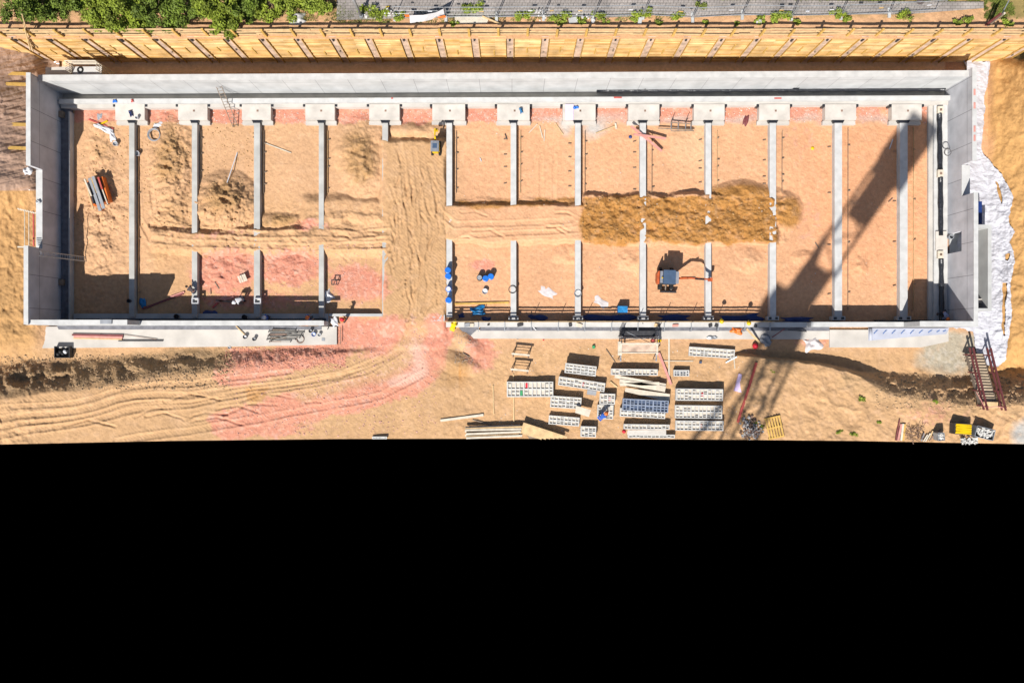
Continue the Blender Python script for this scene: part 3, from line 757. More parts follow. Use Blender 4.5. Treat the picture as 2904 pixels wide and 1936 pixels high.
for i, (a, b) in enumerate(BX):
    p0 = W(a, 345, ZBM); p1 = W(b, 345, ZBM)
    y0 = W(0, 347, ZBM).y; ys = W(0, 899, ZBM).y
    t = thing('ground_beam', ((p0.x + p1.x) / 2, 0, 0), 'concrete ground beam ' + BLAB[i], 'ground beam', 'concrete ground beams across the pit')
    mb = MB(); mb.box(((p0.x + p1.x) / 2, (y0 + ys) / 2, ZBM / 2 - .1), (p1.x - p0.x, y0 - ys, ZBM + .2)); mb.build('beam_body', MT['beamg'] if i < 5 else MT['conc_top'], t)
    mb = MB(); w = p1.x - p0.x; xc = (p0.x + p1.x) / 2
    mb.prism([(xc - w * .85, y0 + .19), (xc + w * .85, y0 + .19), (xc + w * .62, y0 - .06), (xc - w * .62, y0 - .06)], .05, ZBM + .02)
    mb.build('joint_cap', MT['bitumen'], t)
    if i >= 6:
        yb_ = W(0, 902, .8).y
        mb = MB(); mb.box((xc, yb_, .35), (w * 1.75, .34, .7)); mb.build('end_block', MT['conc_top'], t)
        for sg in (-.5, .5):
            mb = MB(); mb.box((xc + w * sg, yb_, .712), (w * .4, .2, .02)); mb.build('pocket', MT['dsteel'], t)
    if i in (1, 2):
        q = W((a + b) / 2 + 1, 853, ZBM + .3)
        mb = MB()
        for sx, sy, dx, dy in ((-.25, 0, .07, .36), (.25, 0, .07, .36), (0, -.2, .57, .07), (0, .2, .57, .07)):
            mb.box((q.x + sx, q.y + sy, ZBM + .14), (dx, dy, .28))
        mb.build('box_frame', MT['white'], t)
PX = [(327, 410), (505, 588), (686, 768), (866, 949), (1047, 1133), (1226, 1319), (1410, 1502), (1596, 1689), (1782, 1870), (1968, 2055), (2153, 2240), (2340, 2428), (2529, 2614)]
for i, (a, b) in enumerate(PX):
    zp = .66
    p0 = W(a, 296, zp); p1 = W(b, 340, zp)
    t = thing('footing_pad', ((p0.x + p1.x) / 2, (p0.y + p1.y) / 2, 0), NUM[i] + ' square concrete footing pad from the west along the back beam', 'footing pad', 'concrete footing pads along the back beam')
    mb = MB(); mb.box(((p0.x + p1.x) / 2, (p0.y + p1.y) / 2, zp / 2 - .1), (p1.x - p0.x, p0.y - p1.y, zp + .2)); mb.build('pad_block', MT['pad'], t)
    mb = MB(); mb.box(((p0.x + p1.x) / 2 + .1, p0.y - .55, zp + .01), (.15, .15, .03)); mb.build('anchor_plate', MT['rust'], t)
    mb = MB(); mb.box(((p0.x + p1.x) / 2, p1.y - .17, .14), (p1.x - p0.x + .16, .30, .34)); mb.build('pad_toe', MT['slab'], t)
    for sx in (-1, 1):
        q = (p0.x + p1.x) / 2 + sx * ((p1.x - p0.x) / 2 - .02)
        mb = MB(); mb.box((q + sx * .12, p0.y - .10, .34), (.22, .2, .60)); mb.build('joint_cap', MT['bitumen'], t)
zk = .92
eb = thing('edge_beam', (0, W(0, 282, zk).y, 0), 'long pale edge beam running in front of the back wall above the footing pads', 'edge beam')
def strip(mb, pa, pb, qa, qb, z0, z1):
    mb.prism([tuple(pa)[:2], tuple(pb)[:2], tuple(qb)[:2], tuple(qa)[:2]], z0, z1)
mb = MB(); strip(mb, W(166, 281, zk), W(2700, 271, zk), W(166, 294, zk), W(2700, 284, zk), -.1, zk); mb.build('beam_body', MT['conc_top'], eb)
mb = MB(); a0 = W(166, 294, zk); a1 = W(2700, 284, zk)
mb.prism([(a0.x, a0.y - .004), (a1.x, a1.y - .004), (a1.x, a1.y - .3), (a0.x, a0.y - .3)], -.1, .6); mb.build('ledge', MT['slab'], eb)
mb = MB()
for px, py, w in ((1112, 277, 5), (1752, 275, 22), (2206, 277, 20)):
    q = W(px, py + 2, zk); mb.box((q.x, q.y, zk + .006), (w * S, .12, .012))
mb.build('paint_mark', MT['redp'], eb)
wb = thing('edge_beam', (W(200, 0).x, 0, 0), 'low edge beam at the foot of the notched end wall, in deep shade', 'edge beam')
mb = MB(); mb.box((xw + .42, (YB0 - .6 + yf) / 2, .12), (.80, YB0 - .6 - yf - .02, .5)); mb.build('beam_body', MT['bitgrey_shade'], wb)  # concrete footing top; the dark grey stands in for the shade on it
mb = MB(); mb.box((xw + .87, (YB0 - 1.6 + yf) / 2, .27), (.10, YB0 - 1.6 - yf - .02, .8)); mb.build('kerb', MT['conc'], wb)
mb = MB()
for py in (325, 800): 
    q = W(183, py, .6); mb.box((xw + .2, q.y, .55), (.36, .5, .42))
mb.build('support_block', MT['woodd'], wb)
ee = thing('edge_beam', (xe - .6, 0, 0), 'pale edge beam at the foot of the end wall with the door opening', 'edge beam')
mb = MB(); xi = W(2649, 0, .5).x; mb.box(((xi + xe) / 2, (YB1 - .7 + ye) / 2, .15), (xe - xi, YB1 - .7 - ye - .02, .7)); mb.build('beam_body', MT['conc_top'], ee)
mb = MB(); xi2 = W(2632, 0, .2).x; mb.box(((xi + xi2) / 2 - .002, (YB1 - 1.0 + ye) / 2, .05), (xi - xi2, YB1 - 1.0 - ye - .02, .42)); mb.build('kerb', MT['slab'], ee)
sb = thing('edge_beam', (W(550, 900).x, yf + .4, 0), 'shaded edge beam along the inside of the front wall west of the entrance', 'edge beam')
mb = MB(); q0 = W(209, 889, .3); mb.box(((q0.x + xs2) / 2, (q0.y + yf) / 2, .1), (xs2 - q0.x, q0.y - yf - .004, .5)); mb.build('beam_body', MT['conc'], sb)
mb = MB(); mb.box(((q0.x + xs2) / 2, yf + .14, .37), (xs2 - q0.x - .4, .2, .06)); mb.build('seam', MT['bitumen'], sb)

# bitumen fillets
def fillet(px0, py0, px1, py1, z, r, label):
    a = W(px0, py0, z); b = W(px1, py1, z)
    mb = MB(); L = (b - a).length; n = max(4, int(L / .5))
    pts = [a.lerp(b, i / n) + Vector((0, 0, 0)) for i in range(n + 1)]
    d = (b - a).normalized(); s = Vector((-d.y, d.x, 0)); m = 9
    vs = []; fs = []
    for i, p in enumerate(pts):
        rr = r * (1 + .10 * math.sin(i * 2.1) + .08 * rnd.uniform(-1, 1))
        for j in range(m):
            an = math.pi * 2 * j / m
            vs.append(p + s * (math.cos(an) * rr) + Vector((0, 0, math.sin(an) * rr)))
    for i in range(n):
        for j in range(m):
            fs.append((i * m + j, i * m + (j + 1) % m, (i + 1) * m + (j + 1) % m, (i + 1) * m + j))
    fs += [tuple(range(m)), tuple(n * m + j for j in range(m - 1, -1, -1))]
    mb.add(vs, fs)
    return tag(mb.build('waterproofing_roll', MT['bitumen'], smooth=True), label, 'waterproofing', 'black waterproofing rolls along the walls')
fillet(1692, 257, 2679, 253, .45, .20, 'long black waterproofing roll lying at the foot of the back wall')
for px, py, pw in ((1825, 246, 14), (2260, 244, 18)):
    q = W(px, py, .95); mb = MB(); mb.prism([(q.x - pw * .015, q.y - .15), (q.x + pw * .015, q.y - .15), (q.x + pw * .019, q.y + .12), (q.x - pw * .011, q.y + .12)], .5, .92)
    tag(mb.build('waterproofing_patch', MT['bitumen']), 'small black waterproofing patch stuck on the back wall ' + ('nearer the middle' if px < 2000 else 'nearer the end wall with the door'), 'waterproofing patch')
fillet(2664, 322, 2666, 481, .62, .20, 'black waterproofing roll at the north end of the wall with the door opening')
fillet(2667, 503, 2668, 668, .62, .20, 'black waterproofing roll just north of the door opening')
fillet(2669, 734, 2671, 913, .62, .20, 'black waterproofing roll south of the door opening, half in shade')
for px, py, nm in ((2667, 312, 'by the back wall'), (2667, 492, 'in the middle of the end wall'), (2667, 722, 'just south of the door opening')):
    q = W(px, py, .7)
    t = thing('column_base', (q.x, q.y, .5), 'pale square column base ' + nm, 'column base', 'column bases by the end wall')
    mb = MB(); mb.box((q.x, q.y, .62), (.46, .62, .26)); mb.build('base_block', MT['woodp'], t)
    mb = MB(); mb.box((q.x + .02, q.y, .765), (.18, .18, .04)); mb.build('socket', MT['rust'], t)
fillet(2480, 911, 2640, 911, .5, .13, 'short black waterproofing roll at the foot of the front wall corner')
# door opening sand ramp
q = W(2668, 683, .5); mb = MB(); mb.box((q.x - .02, q.y, .56), (.9, 1.6, .12))
tag(mb.build('door_sill', MT['pad']), 'sandy sill slab in front of the door opening', 'door sill')
q = W(2702, 679, .62); mb = MB(); mb.lathe((xe + .1, q.y + .2, .6), [(.0, 0), (.2, 0), (.22, .35), (.17, .36), (.16, .05), (0, .05)], 16)
tag(mb.build('bucket', MT['grey'], smooth=False), 'grey bucket inside the door opening', 'bucket')

# slabs outside the front wall
def poly_slab(name, pts, z0, z1, mat, label, cat):
    mb = MB(); mb.prism([tuple(W(a, b, z1))[:2] for a, b in pts], z0, z1)
    return tag(mb.build(name, mat), label, cat)
poly_slab('concrete_slab', [(118, 926), (955, 926), (955, 977), (640, 983), (118, 987)], -.3, .22, MT['slab'], 'pale concrete slab with steel props and buckets outside the front wall west of the entrance', 'concrete slab')
poly_slab('concrete_slab', [(1335, 935), (2352, 935), (2352, 962), (1335, 960)], -.3, .16, MT['slab'], 'narrow pale concrete slab outside the guard-railed wall', 'concrete slab')
poly_slab('concrete_slab', [(2353, 935), (2690, 935), (2690, 968), (2612, 985), (2353, 985)], -.3, .2, MT['slab'], 'wide pale concrete slab under the marked grey-blue membrane', 'concrete slab')
def flat(name, pts, z, mat, label, cat, th=.015):
    mb = MB(); mb.prism([tuple(W(a, b, z))[:2] for a, b in pts], z - th, z)
    return tag(mb.build(name, mat), label, cat)
flat('bitumen_band', [(161, 923), (912, 924), (912, 934.5), (166, 934)], .24, MT['bitgrey_shade'], 'grey bitumen band on the slab along the front wall west of the entrance', 'bitumen band')
flat('bitumen_band', [(1300, 928), (1360, 928), (1328, 957)], .20, MT['bitgrey_shade'], 'dark grey triangle of bitumen beside the pink rubble at the wall end', 'bitumen band')
flat('bitumen_band', [(1361, 928), (2352, 928), (2352, 938), (1361, 937.5)], .18, MT['bitgrey_shade'], 'grey bitumen band along the guard-railed wall', 'bitumen band')
t = thing('membrane_sheet', W(2560, 945, .23), 'grey-blue membrane sheet with dark slanting marks outside the tall front corner', 'membrane')
mb = MB(); mb.prism([tuple(W(a, b, .23))[:2] for a, b in [(2463, 930), (2692, 930), (2684, 947), (2560, 957), (2463, 966)]], .20, .23); mb.build('sheet', MT['membrane'], t)
mb = MB()
for i, px in enumerate((2482, 2508, 2533, 2559, 2585, 2610, 2636, 2660, 2678)):
    e = 10 if i < 5 else 10 - (i - 4) * 1.6
    mb.bar(W(px - 4, 936 + e, .238), W(px + 5, 936, .238), .09, .012)
    if i < 7: mb.bar(W(px + 8, 934.5, .238), W(px + 4, 938.5, .238), .05, .012)
mb.build('mark', MT['mark'], t)
mb = MB(); mb.tube(W(2469, 931, .36), W(2469, 965, .36), .13, 10); mb.build('rolled_end', MT['membrane'], t, True)

# ------------------------------------------------------------------ timber retaining wall and its railing
yl = -(178 - CY) * S
rw = thing('retaining_wall', (0, yl, 0), 'long retaining wall of yellow timber boards between steel piles behind the pit', 'retaining wall')
pil = [150 + 92.6 * i for i in range(-1, 30)]
zt0 = 5.5
for i, p in enumerate(pil):
    x = (p - CX) * S
    mb = MB()
    mb.box((x, yl + .10, 2.6), (.56, .06, 5.7 + .15 * rnd.random()))
    mb.build('pile', MT['rustdirt'], rw)
    for e_ in (-.31, .31):
        mb = MB(); mb.box((x + e_, yl + .01, 2.55), (.035, .14, 5.5)); mb.build('pile_flange', MT['woody'], rw)
    mb = MB(); mb.box((x - .02, yl + .0, 5.0 + .2 * rnd.random()), (.13, .10, .16 + .5 * rnd.random())); 
    mb.build('pile_bracket', MT['dsteel'], rw); mb = MB()
    if rnd.random() < .6: mb.box((x + rnd.uniform(-.08, .08), yl + .0, rnd.uniform(1.5, 3.5)), (.1, .1, rnd.uniform(.1, .5)))
    if mb.v: mb.build('soil_leak', MT['woodd'], rw)
    if i < len(pil) - 1:
        x2 = (pil[i + 1] - CX) * S
        zt = 5.32 + rnd.uniform(-.12, .16)
        mb = MB(); rows = 0
        zz = -.6
        while zz < zt - .1:                     # single boards, each a little in or out
            e0, e1 = rnd.uniform(-.02, .05), rnd.uniform(-.02, .05)
            mb.box(((x + x2) / 2 + (e1 - e0) / 2, yl + .10 + rnd.uniform(-.022, .022), zz + .115), (x2 - x - .66 + e0 + e1, .06, .225)); zz += .235
        bp = mb.build('board_panel', MT['lag'], rw)
        h0 = rnd.uniform(2.0, 3.4); mb = MB(); mb.box(((x + x2) / 2 + rnd.uniform(-.25, .1), yl + .04, h0), (.10, .06, rnd.uniform(.8, 1.3))); mb.build('batten', MT['woody'], bp)
# sandy lip behind the boards
mb = MB(); mb.prism([((pil[0] - CX) * S, yl + .15), ((pil[-1] - CX) * S, yl + .15), ((pil[-1] - CX) * S, yl + .9), ((pil[0] - CX) * S, yl + .9)], 4.6, 5.38)
lp = mb.build('earth_lip', M('lip_sand', SAND * .97, .95, .15, 2.0, .6, 6)); tag(lp, kind='structure')
rl = thing('wooden_railing', W(1400, 104, ZB), 'long site-made railing of rough planks along the top of the retaining wall', 'railing')
yr = W(0, 103, ZB).y
posts = [-150 + 82.3 * i for i in range(40)]
for i, p in enumerate(posts):
    x = (p - CX) * S * (H - ZB) / H
    mb = MB(); mb.box((x, yr + rnd.uniform(-.04, .04), ZB + .45), (.17, .12, 1.75)); mb.build('post', MT['woody'], rl)
for zz, hh, dd in ((ZB + .10, .15, .075), (ZB + .55, .19, .078), (ZB + 1.02, .20, .075)):
    mb = MB()
    x = (-200 - CX) * S * .92
    e0 = 0
    while x < 53:
        L = rnd.uniform(3.6, 5.0)
        a = rnd.uniform(-.06, .06); b = rnd.uniform(-.06, .06); c1 = rnd.uniform(-.07, .07); c2 = rnd.uniform(-.07, .07)
        mb.bar((x - .1, yr + .09 + dd * .3 + c1 * .5, zz + a), (x + L + .1, yr + .09 + dd * .3 + c2 * .5, zz + b), .05, hh)
        x += L
    mb.build('rail', MT['wood'], rl)
# plastic sheet on the western slope
ax = np.linspace(-260, 168, 260); ay = np.linspace(128, 541, 260)
X, Y = np.meshgrid(ax, ay)
wr = ridg(X * .12 + 30 * fbm(X, Y, 90, 401), Y + .25 * X, 15, 411) * .12 + ridg(X * .15 + Y * .2, Y - X * .12, 30, 421, 3) * .10
Zs = zfun(X, Y) + .16 + wr * (.5 + fbm(X, Y, 60, 431))
k = S * (H - Zs) / H
ps = fast_mesh('plastic_sheet', np.stack([(X - CX) * k, -(Y - CY) * k, Zs], -1).reshape(-1, 3), grid_faces(260, 260), MT['plastic'])
tag(ps, 'creased brownish plastic sheet covering the slope west of the notched wall', 'plastic sheet')
for py, nm in ((208, 'nearest the scaffold tower'), (238, 'between the two other boards'), (352, 'lower down, above the middle of the sheet'), (417, 'nearest the bare sand')):
    zz = gz(30, py) + .62
    mb = MB(); mb.bar(W(-120, py - 4, zz + 1.2), W(78, py + (2 if py < 400 else 4), gz(78, py) + .55), .26, .06)
    tag(mb.build('weighting_board', MT['woody']), 'yellow board holding down the plastic sheet, ' + nm, 'board')
# white sheeting east
EDGE = [(2700, 928), (2757, 940), (2770, 1000), (2792, 1036), (2830, 1040), (2852, 1020), (2862, 960), (2872, 880), (2866, 800), (2880, 740), (2864, 690), (2878, 660), (2862, 625), (2874, 560), (2850, 510), (2840, 495), (2810, 455), (2795, 440), (2782, 420), (2792, 330), (2796, 260), (2806, 205), (2812, 174), (2732, 172), (2740, 190)]
def in_poly(x, y, poly):
    r = np.zeros(x.shape, bool)
    n = len(poly)
    for i in range(n):
        x0, y0 = poly[i]; x1, y1 = poly[(i + 1) % n]
        c = ((y0 > y) != (y1 > y)) & (x < (x1 - x0) * (y - y0) / (y1 - y0 + 1e-9) + x0)
        r ^= c
    return r
ax = np.linspace(2690, 2895, 206); ay = np.linspace(165, 1050, 700)
X, Y = np.meshgrid(ax, ay)
Xn = X + 12 * (fbm(X, Y, 22, 501, 5) - .5); Yn = Y + 14 * (fbm(X, Y, 22, 521, 5) - .5)
inside = in_poly(Xn, Yn, EDGE)
for hole in ([(2822, 515), (2828, 520), (2842, 560), (2838, 575), (2828, 545)], [(2850, 720), (2862, 718), (2858, 738), (2850, 735)], [(2842, 805), (2858, 803), (2852, 860), (2850, 950), (2845, 950)]):
    inside &= ~in_poly(Xn, Yn, hole)
wr = ridg(X, Y * .8, 40, 531, 3) * .09 + ridg(X * .45, Y, 16, 541, 4) * .05 + .03 * fbm(X, Y, 8, 551)
Zs = zfun(X, Y) + .10 + wr
k = S * (H - Zs) / H
fc = grid_faces(700, 206)
keep = inside.ravel()[fc].all(1)
fs_ = fast_mesh('geotextile_sheet', np.stack([(X - CX) * k, -(Y - CY) * k, Zs], -1).reshape(-1, 3), fc[keep], MT['fleece'])
tag(fs_, 'ragged white geotextile sheet spread along the outside of the end wall', 'geotextile')
flat('tarpaulin_strip', [(2771, 571), (2785, 571), (2785, 636), (2771, 636)], 1.2, MT['navy'], 'dark navy strip of tarpaulin between the end wall and the white sheet', 'tarpaulin', .05)

# ------------------------------------------------------------------ people
def skin_obj(name, pts, edges, rad, mat, parent, root=0, sub=1):
    me = bpy.data.meshes.new(name)
    me.from_pydata(pts, edges, []); me.update(); me.materials.append(mat)
    o = bpy.data.objects.new(name, me); COL.objects.link(o); o.parent = parent
    o.modifiers.new('Skin', 'SKIN')
    sv_ = me.skin_vertices[0].data
    for i, r in enumerate(rad):
        sv_[i].radius = (r, r); sv_[i].use_root = (i == root)
    if sub:
        m = o.modifiers.new('Sub', 'SUBSURF'); m.levels = sub; m.render_levels = sub
    return o
POSES = {
 'stand': dict(pel=(0, 0, .95), che=(0, .02, 1.28), nec=(0, .03, 1.47), hea=(0, .05, 1.58), top=(0, .05, 1.68), sh=(.17, .01, 1.40), el=(.25, .02, 1.12), wr=(.24, .2, .95), hip=(.09, 0, .90), kn=(.11, .05, .50), an=(.12, 0, .09), toe=(.14, .18, .04)),
 'bend': dict(pel=(0, -.08, .92), che=(0, .24, 1.10), nec=(0, .42, 1.16), hea=(0, .53, 1.13), top=(0, .62, 1.16), sh=(.17, .34, 1.10), el=(.24, .42, .83), wr=(.16, .58, .62), hip=(.09, -.08, .86), kn=(.13, .03, .48), an=(.13, -.04, .09), toe=(.15, .14, .04)),
 'kneel': dict(pel=(0, -.05, .48), che=(0, .16, .78), nec=(0, .29, .92), hea=(0, .38, .96), top=(0, .44, 1.04), sh=(.17, .23, .85), el=(.23, .36, .60), wr=(.15, .52, .42), hip=(.09, -.03, .44), kn=(.15, .26, .12), an=(.14, -.16, .10), toe=(.14, -.3, .06)),
}
def person(loc, head, pose, label, shirt, trousers='denim', helmet=None, vest=None):
    P = POSES[pose]
    t = thing('person', loc, label, 'person', 'workers on the building site')
    t.rotation_euler = (0, 0, 0)
    ca, sa = math.cos(head), math.sin(head)
    def tr(p): return (p[0] * ca - p[1] * sa, p[0] * sa + p[1] * ca, p[2])
    pts = []; rad = []; ed = []
    def pt(p, r): pts.append(tr(p)); rad.append(r); return len(pts) - 1
    pel = pt(P['pel'], .11); che = pt(P['che'], .125); nec = pt(P['nec'], .05); hea = pt(P['hea'], .085); top = pt(P['top'], .075)
    ed += [(pel, che), (che, nec), (nec, hea), (hea, top)]
    fw_ = Vector(P['hea']) + Vector((0, .11, 0)); ns = pt(tuple(fw_), .018); ed.append((hea, ns))
    for sx in (-1, 1):
        q = lambda k: (P[k][0] * sx, P[k][1], P[k][2])
        a = pt(q('sh'), .06); b = pt(q('el'), .042); c = pt(q('wr'), .03)
        ed += [(che, a), (a, b), (b, c)]
        d = (Vector(q('wr')) - Vector(q('el'))).normalized()
        pm = Vector(q('wr')) + d * .09; m = pt(tuple(pm), .034); ed.append((c, m))
        lat = Vector((1, 0, 0))
        for k, (off, ln) in enumerate(((-.030, .075), (-.010, .088), (.011, .082), (.030, .064))):
            f1 = pm + d * ln * .55 + lat * off; f2 = pm + d * ln * .9 + lat * off + Vector((0, 0, -.03))
            i1 = pt(tuple(f1), .009); i2 = pt(tuple(f2), .008); ed += [(m, i1), (i1, i2)]
        th = Vector(q('wr')) + d * .05 - lat * sx * .045; i1 = pt(tuple(th), .010); ed.append((m, i1))
        h = pt(q('hip'), .085); kq = pt(q('kn'), .06); an = pt(q('an'), .042); to = pt(q('toe'), .035)
        ed += [(pel, h), (h, kq), (kq, an), (an, to)]
    skin_obj('body', pts, ed, rad, MT['skin'], t)
    # shirt
    sp = [P['pel'], P['che'], tuple(Vector(P['che']).lerp(Vector(P['nec']), .65))]; sr = [.145, .165, .085]; se = [(0, 1), (1, 2)]
    for sx in (-1, 1):
        q = lambda k: (P[k][0] * sx, P[k][1], P[k][2])
        n = len(sp); sp += [q('sh'), q('el'), tuple(Vector(q('el')).lerp(Vector(q('wr')), .6))]; sr += [.082, .06, .048]; se += [(1, n), (n, n + 1), (n + 1, n + 2)]
    skin_obj('shirt', [tr(p) for p in sp], se, sr, MT[shirt], t, root=1)
    tp = [tuple(Vector(P['pel']) + Vector((0, 0, .02)))]; tr_ = [.15]; te = []
    for sx in (-1, 1):
        q = lambda k: (P[k][0] * sx, P[k][1], P[k][2])
        n = len(tp); tp += [q('hip'), q('kn'), q('an')]; tr_ += [.105, .078, .062]; te += [(0, n), (n, n + 1), (n + 1, n + 2)]
        bt = MB(); a = Vector(tr(q('an'))); b = Vector(tr(q('toe')))
        o_ = Vector(loc)
        bt.tube(o_ + a + Vector((0, 0, -.05)), o_ + b, .055, 8, .045); bt.build('boot', MT['black'], t, True)
    skin_obj('trousers', [tr(p) for p in tp], te, tr_, MT[trousers], t)
    hc = Vector(tr(tuple(Vector(P['hea']).lerp(Vector(P['top']), .45)))) + Vector(loc)
    mb = MB()
    if helmet:
        mb.lathe(hc, [(.175, -.01), (.178, .01), (.145, .02), (.135, .07), (.10, .12), (.05, .145), (.01, .15)], 14)
        f = Vector(tr((0, .15, 0))); mb.box(hc + f + Vector((0, 0, .005)), (.15, .15, .015), head)
        mb.build('helmet', MT[helmet], t, True)
    else:
        mb.lathe(hc, [(.105, -.05), (.112, .02), (.095, .075), (.05, .105), (.01, .112)], 12); mb.build('hair', MT['hair'], t, True)
    return t
def stand_on(px, py, z): return W(px, py, z)
person(W(560, 826, .02) , R(55), 'bend', 'bare-headed worker in dark clothes bending over the second ground beam', 'shirtd')
person(W(694, 849, .03), R(120), 'bend', 'worker in a white shirt bending beside the shaded strip west of the entrance', 'shirtw', helmet='white')
person(W(768, 902, .35), R(100), 'stand', 'worker in a white helmet and blue shirt in the shade of the front wall', 'shirtb', helmet='white')
person(W(884, 903, .35), R(-60), 'stand', 'worker in an orange helmet and dark blue shirt in the shade by the fourth beam', 'shirtb', helmet='orange')
person(W(983, 908, .1), R(60), 'stand', 'worker with a red cap in a tan jacket casting a long shadow by the entrance', 'shirto', helmet='red')
person(W(1286, 931, .16), R(-20), 'bend', 'worker in bright yellow clothing at the end of the guard-railed wall', 'shirty', trousers='shirty', helmet='yellow')
person(W(2661, 888, .5), R(200), 'bend', 'worker in an orange helmet and pale shirt bending in the shaded corner', 'shirtl', helmet='orange')
person(W(1700, 1181, .02), R(-50), 'bend', 'worker in a blue shirt and orange helmet bending between the formwork stacks', 'shirtb', trousers='shirtb', helmet='orange')

# ------------------------------------------------------------------ machines
def rotated(root, rz):
    root.rotation_euler = (0, 0, rz)
def yellow_digger():
    q = W(1236, 421, 1.0); z0 = gz(1236, 421)
    t = thing('mini_excavator', (0, 0, 0), 'yellow mini digger with a grey cab roof, working on the filled sand road', 'excavator')
    for sx in (-1, 1):
        mb = MB(); mb.box((sx * .52, 0, .22), (.26, 1.7, .42)); mb.tube((sx * .65, .75, .22), (sx * .39, .75, .22), .21, 10); mb.tube((sx * .65, -.75, .22), (sx * .39, -.75, .22), .21, 10); mb.build('track', MT['black'], t)
    mb = MB(); mb.box((0, .05, .55), (.9, .9, .3)); mb.prism([(-.55, .55), (.55, .55), (.58, -.5), (.35, -.78), (-.35, -.78), (-.58, -.5)], .6, 1.15); mb.build('body', MT['yellow'], t)
    mb = MB(); mb.box((0, -.12, 1.4), (.98, 1.15, .75)); cb_ = mb.build('cab', MT['glass'], t)
    mb = MB(); mb.box((0, -.14, 1.84), (1.12, 1.36, .09)); mb.build('roof', MT['exgrey'], cb_)
    mb = MB(); mb.box((0, -.10, 1.895), (.62, .62, .02)); mb.build('roof_hatch', MT['exblue'], cb_)
    mb = MB(); mb.box((0, -.66, 1.9), (.9, .05, .03)); mb.box((0, .36, 1.9), (.6, .05, .03)); mb.build('roof_rail', MT['steel'], cb_)
    mb = MB(); mb.bar((0, .5, .8), (0, 1.15, 1.9), .2, .22); mb.bar((0, 1.15, 1.9), (0, 2.0, 1.75), .19, .2); mb.build('boom', MT['yellow'], t)
    mb = MB(); mb.bar((0, 1.9, 1.8), (0, 2.25, .85), .16, .18); mb.build('stick', MT['yellow'], t)
    mb = MB(); mb.prism([(-.26, 2.1), (.26, 2.1), (.22, 2.45), (-.22, 2.45)], .45, .85); mb.build('bucket', MT['yellow'], t)
    mb = MB(); mb.tube((.03, .7, 1.3), (.03, 1.2, 2.02), .04); mb.build('ram', MT['steel'], t)
    t.location = (q.x, q.y + .05, z0); t.scale = (.60, .64, .72); rotated(t, R(-1))
yellow_digger()
def orange_digger():
    q = W(1898, 786, 1.9)
    t = thing('mini_excavator', (0, 0, 0), 'digger with a slate-blue roof and orange arm reaching across a bright white beam', 'excavator')
    # cab faces +X, undercarriage runs along Y with the blade to the south
    for sx in (-1, 1):
        mb = MB(); mb.box((sx * .48, 0, .26), (.28, 1.5, .46))
        for yy in (-.72, .72): mb.tube((sx * .62, yy, .26), (sx * .34, yy, .26), .23, 10)
        mb.build('track', MT['black'], t)
    mb = MB(); mb.prism([(-.80, -.42), (-.60, -.54), (.72, -.54), (.72, .54), (-.60, .54), (-.80, .42)], .58, 1.2); mb.build('body', MT['dsteel'], t)
    mb = MB(); mb.prism([(-.94, -.30), (-.86, -.50), (-.76, -.55), (-.76, .55), (-.86, .50), (-.94, .30)], .70, 1.62); mb.build('counterweight', MT['exor'], t)
    mb = MB(); mb.box((.10, .0, 1.62), (1.05, 1.0, .86)); cb_ = mb.build('cab', MT['glass'], t)
    mb = MB(); mb.box((-.02, .0, 2.10), (1.0, 1.14, .1)); mb.build('roof', MT['exblue'], cb_)
    mb = MB(); mb.box((.62, -.03, 2.06), (.27, 1.0, .08)); mb.build('roof_window', MT['exgrey'], cb_)
    mb = MB(); mb.box((-.64, .0, 1.88), (.22, .98, .10)); mb.build('engine_cover', MT['exgrey'], t)
    mb = MB(); mb.tube((-.60, -.08, 1.9), (-.60, -.08, 2.12), .05, 8); mb.build('exhaust_pipe', MT['yellow'], t)
    mb = MB(); mb.bar((.7, -.02, 1.0), (1.5, -.02, 2.0), .15, .2); mb.bar((1.5, -.02, 2.0), (2.4, -.02, 1.95), .14, .18); mb.build('boom', MT['exor'], t)
    mb = MB(); mb.bar((2.3, -.02, 2.0), (3.5, -.02, 1.3), .12, .16); mb.build('stick', MT['exor'], t)
    mb = MB(); mb.tube((1.1, .09, 1.4), (2.1, .07, 2.15), .05, 8); mb.build('ram', MT['dsteel'], t)
    mb = MB(); mb.tube((2.1, -.1, 2.15), (2.9, -.1, 1.85), .05, 8); mb.build('ram', MT['dsteel'], t)
    mb = MB(); mb.box((3.55, -.02, 1.2), (.34, .30, .3)); mb.lathe((3.55, -.02, .62), [(.03, 0), (.05, .3), (.10, .32), (.11, .55)], 8); mb.build('breaker', MT['exor'], t)
    mb = MB(); mb.box((.25, -1.12, .32), (1.36, .10, .42)); mb.build('dozer_blade', MT['dsteel'], t)
    for xx in (0.0, .48):
        mb = MB(); mb.bar((xx, -1.1, .32), (xx, -.4, .42), .09, .12); mb.build('blade_arm', MT['woodd'], t)
    t.location = (q.x, q.y, gz(1900, 780) + .02); t.rotation_euler = (0, 0, R(-2))
orange_digger()

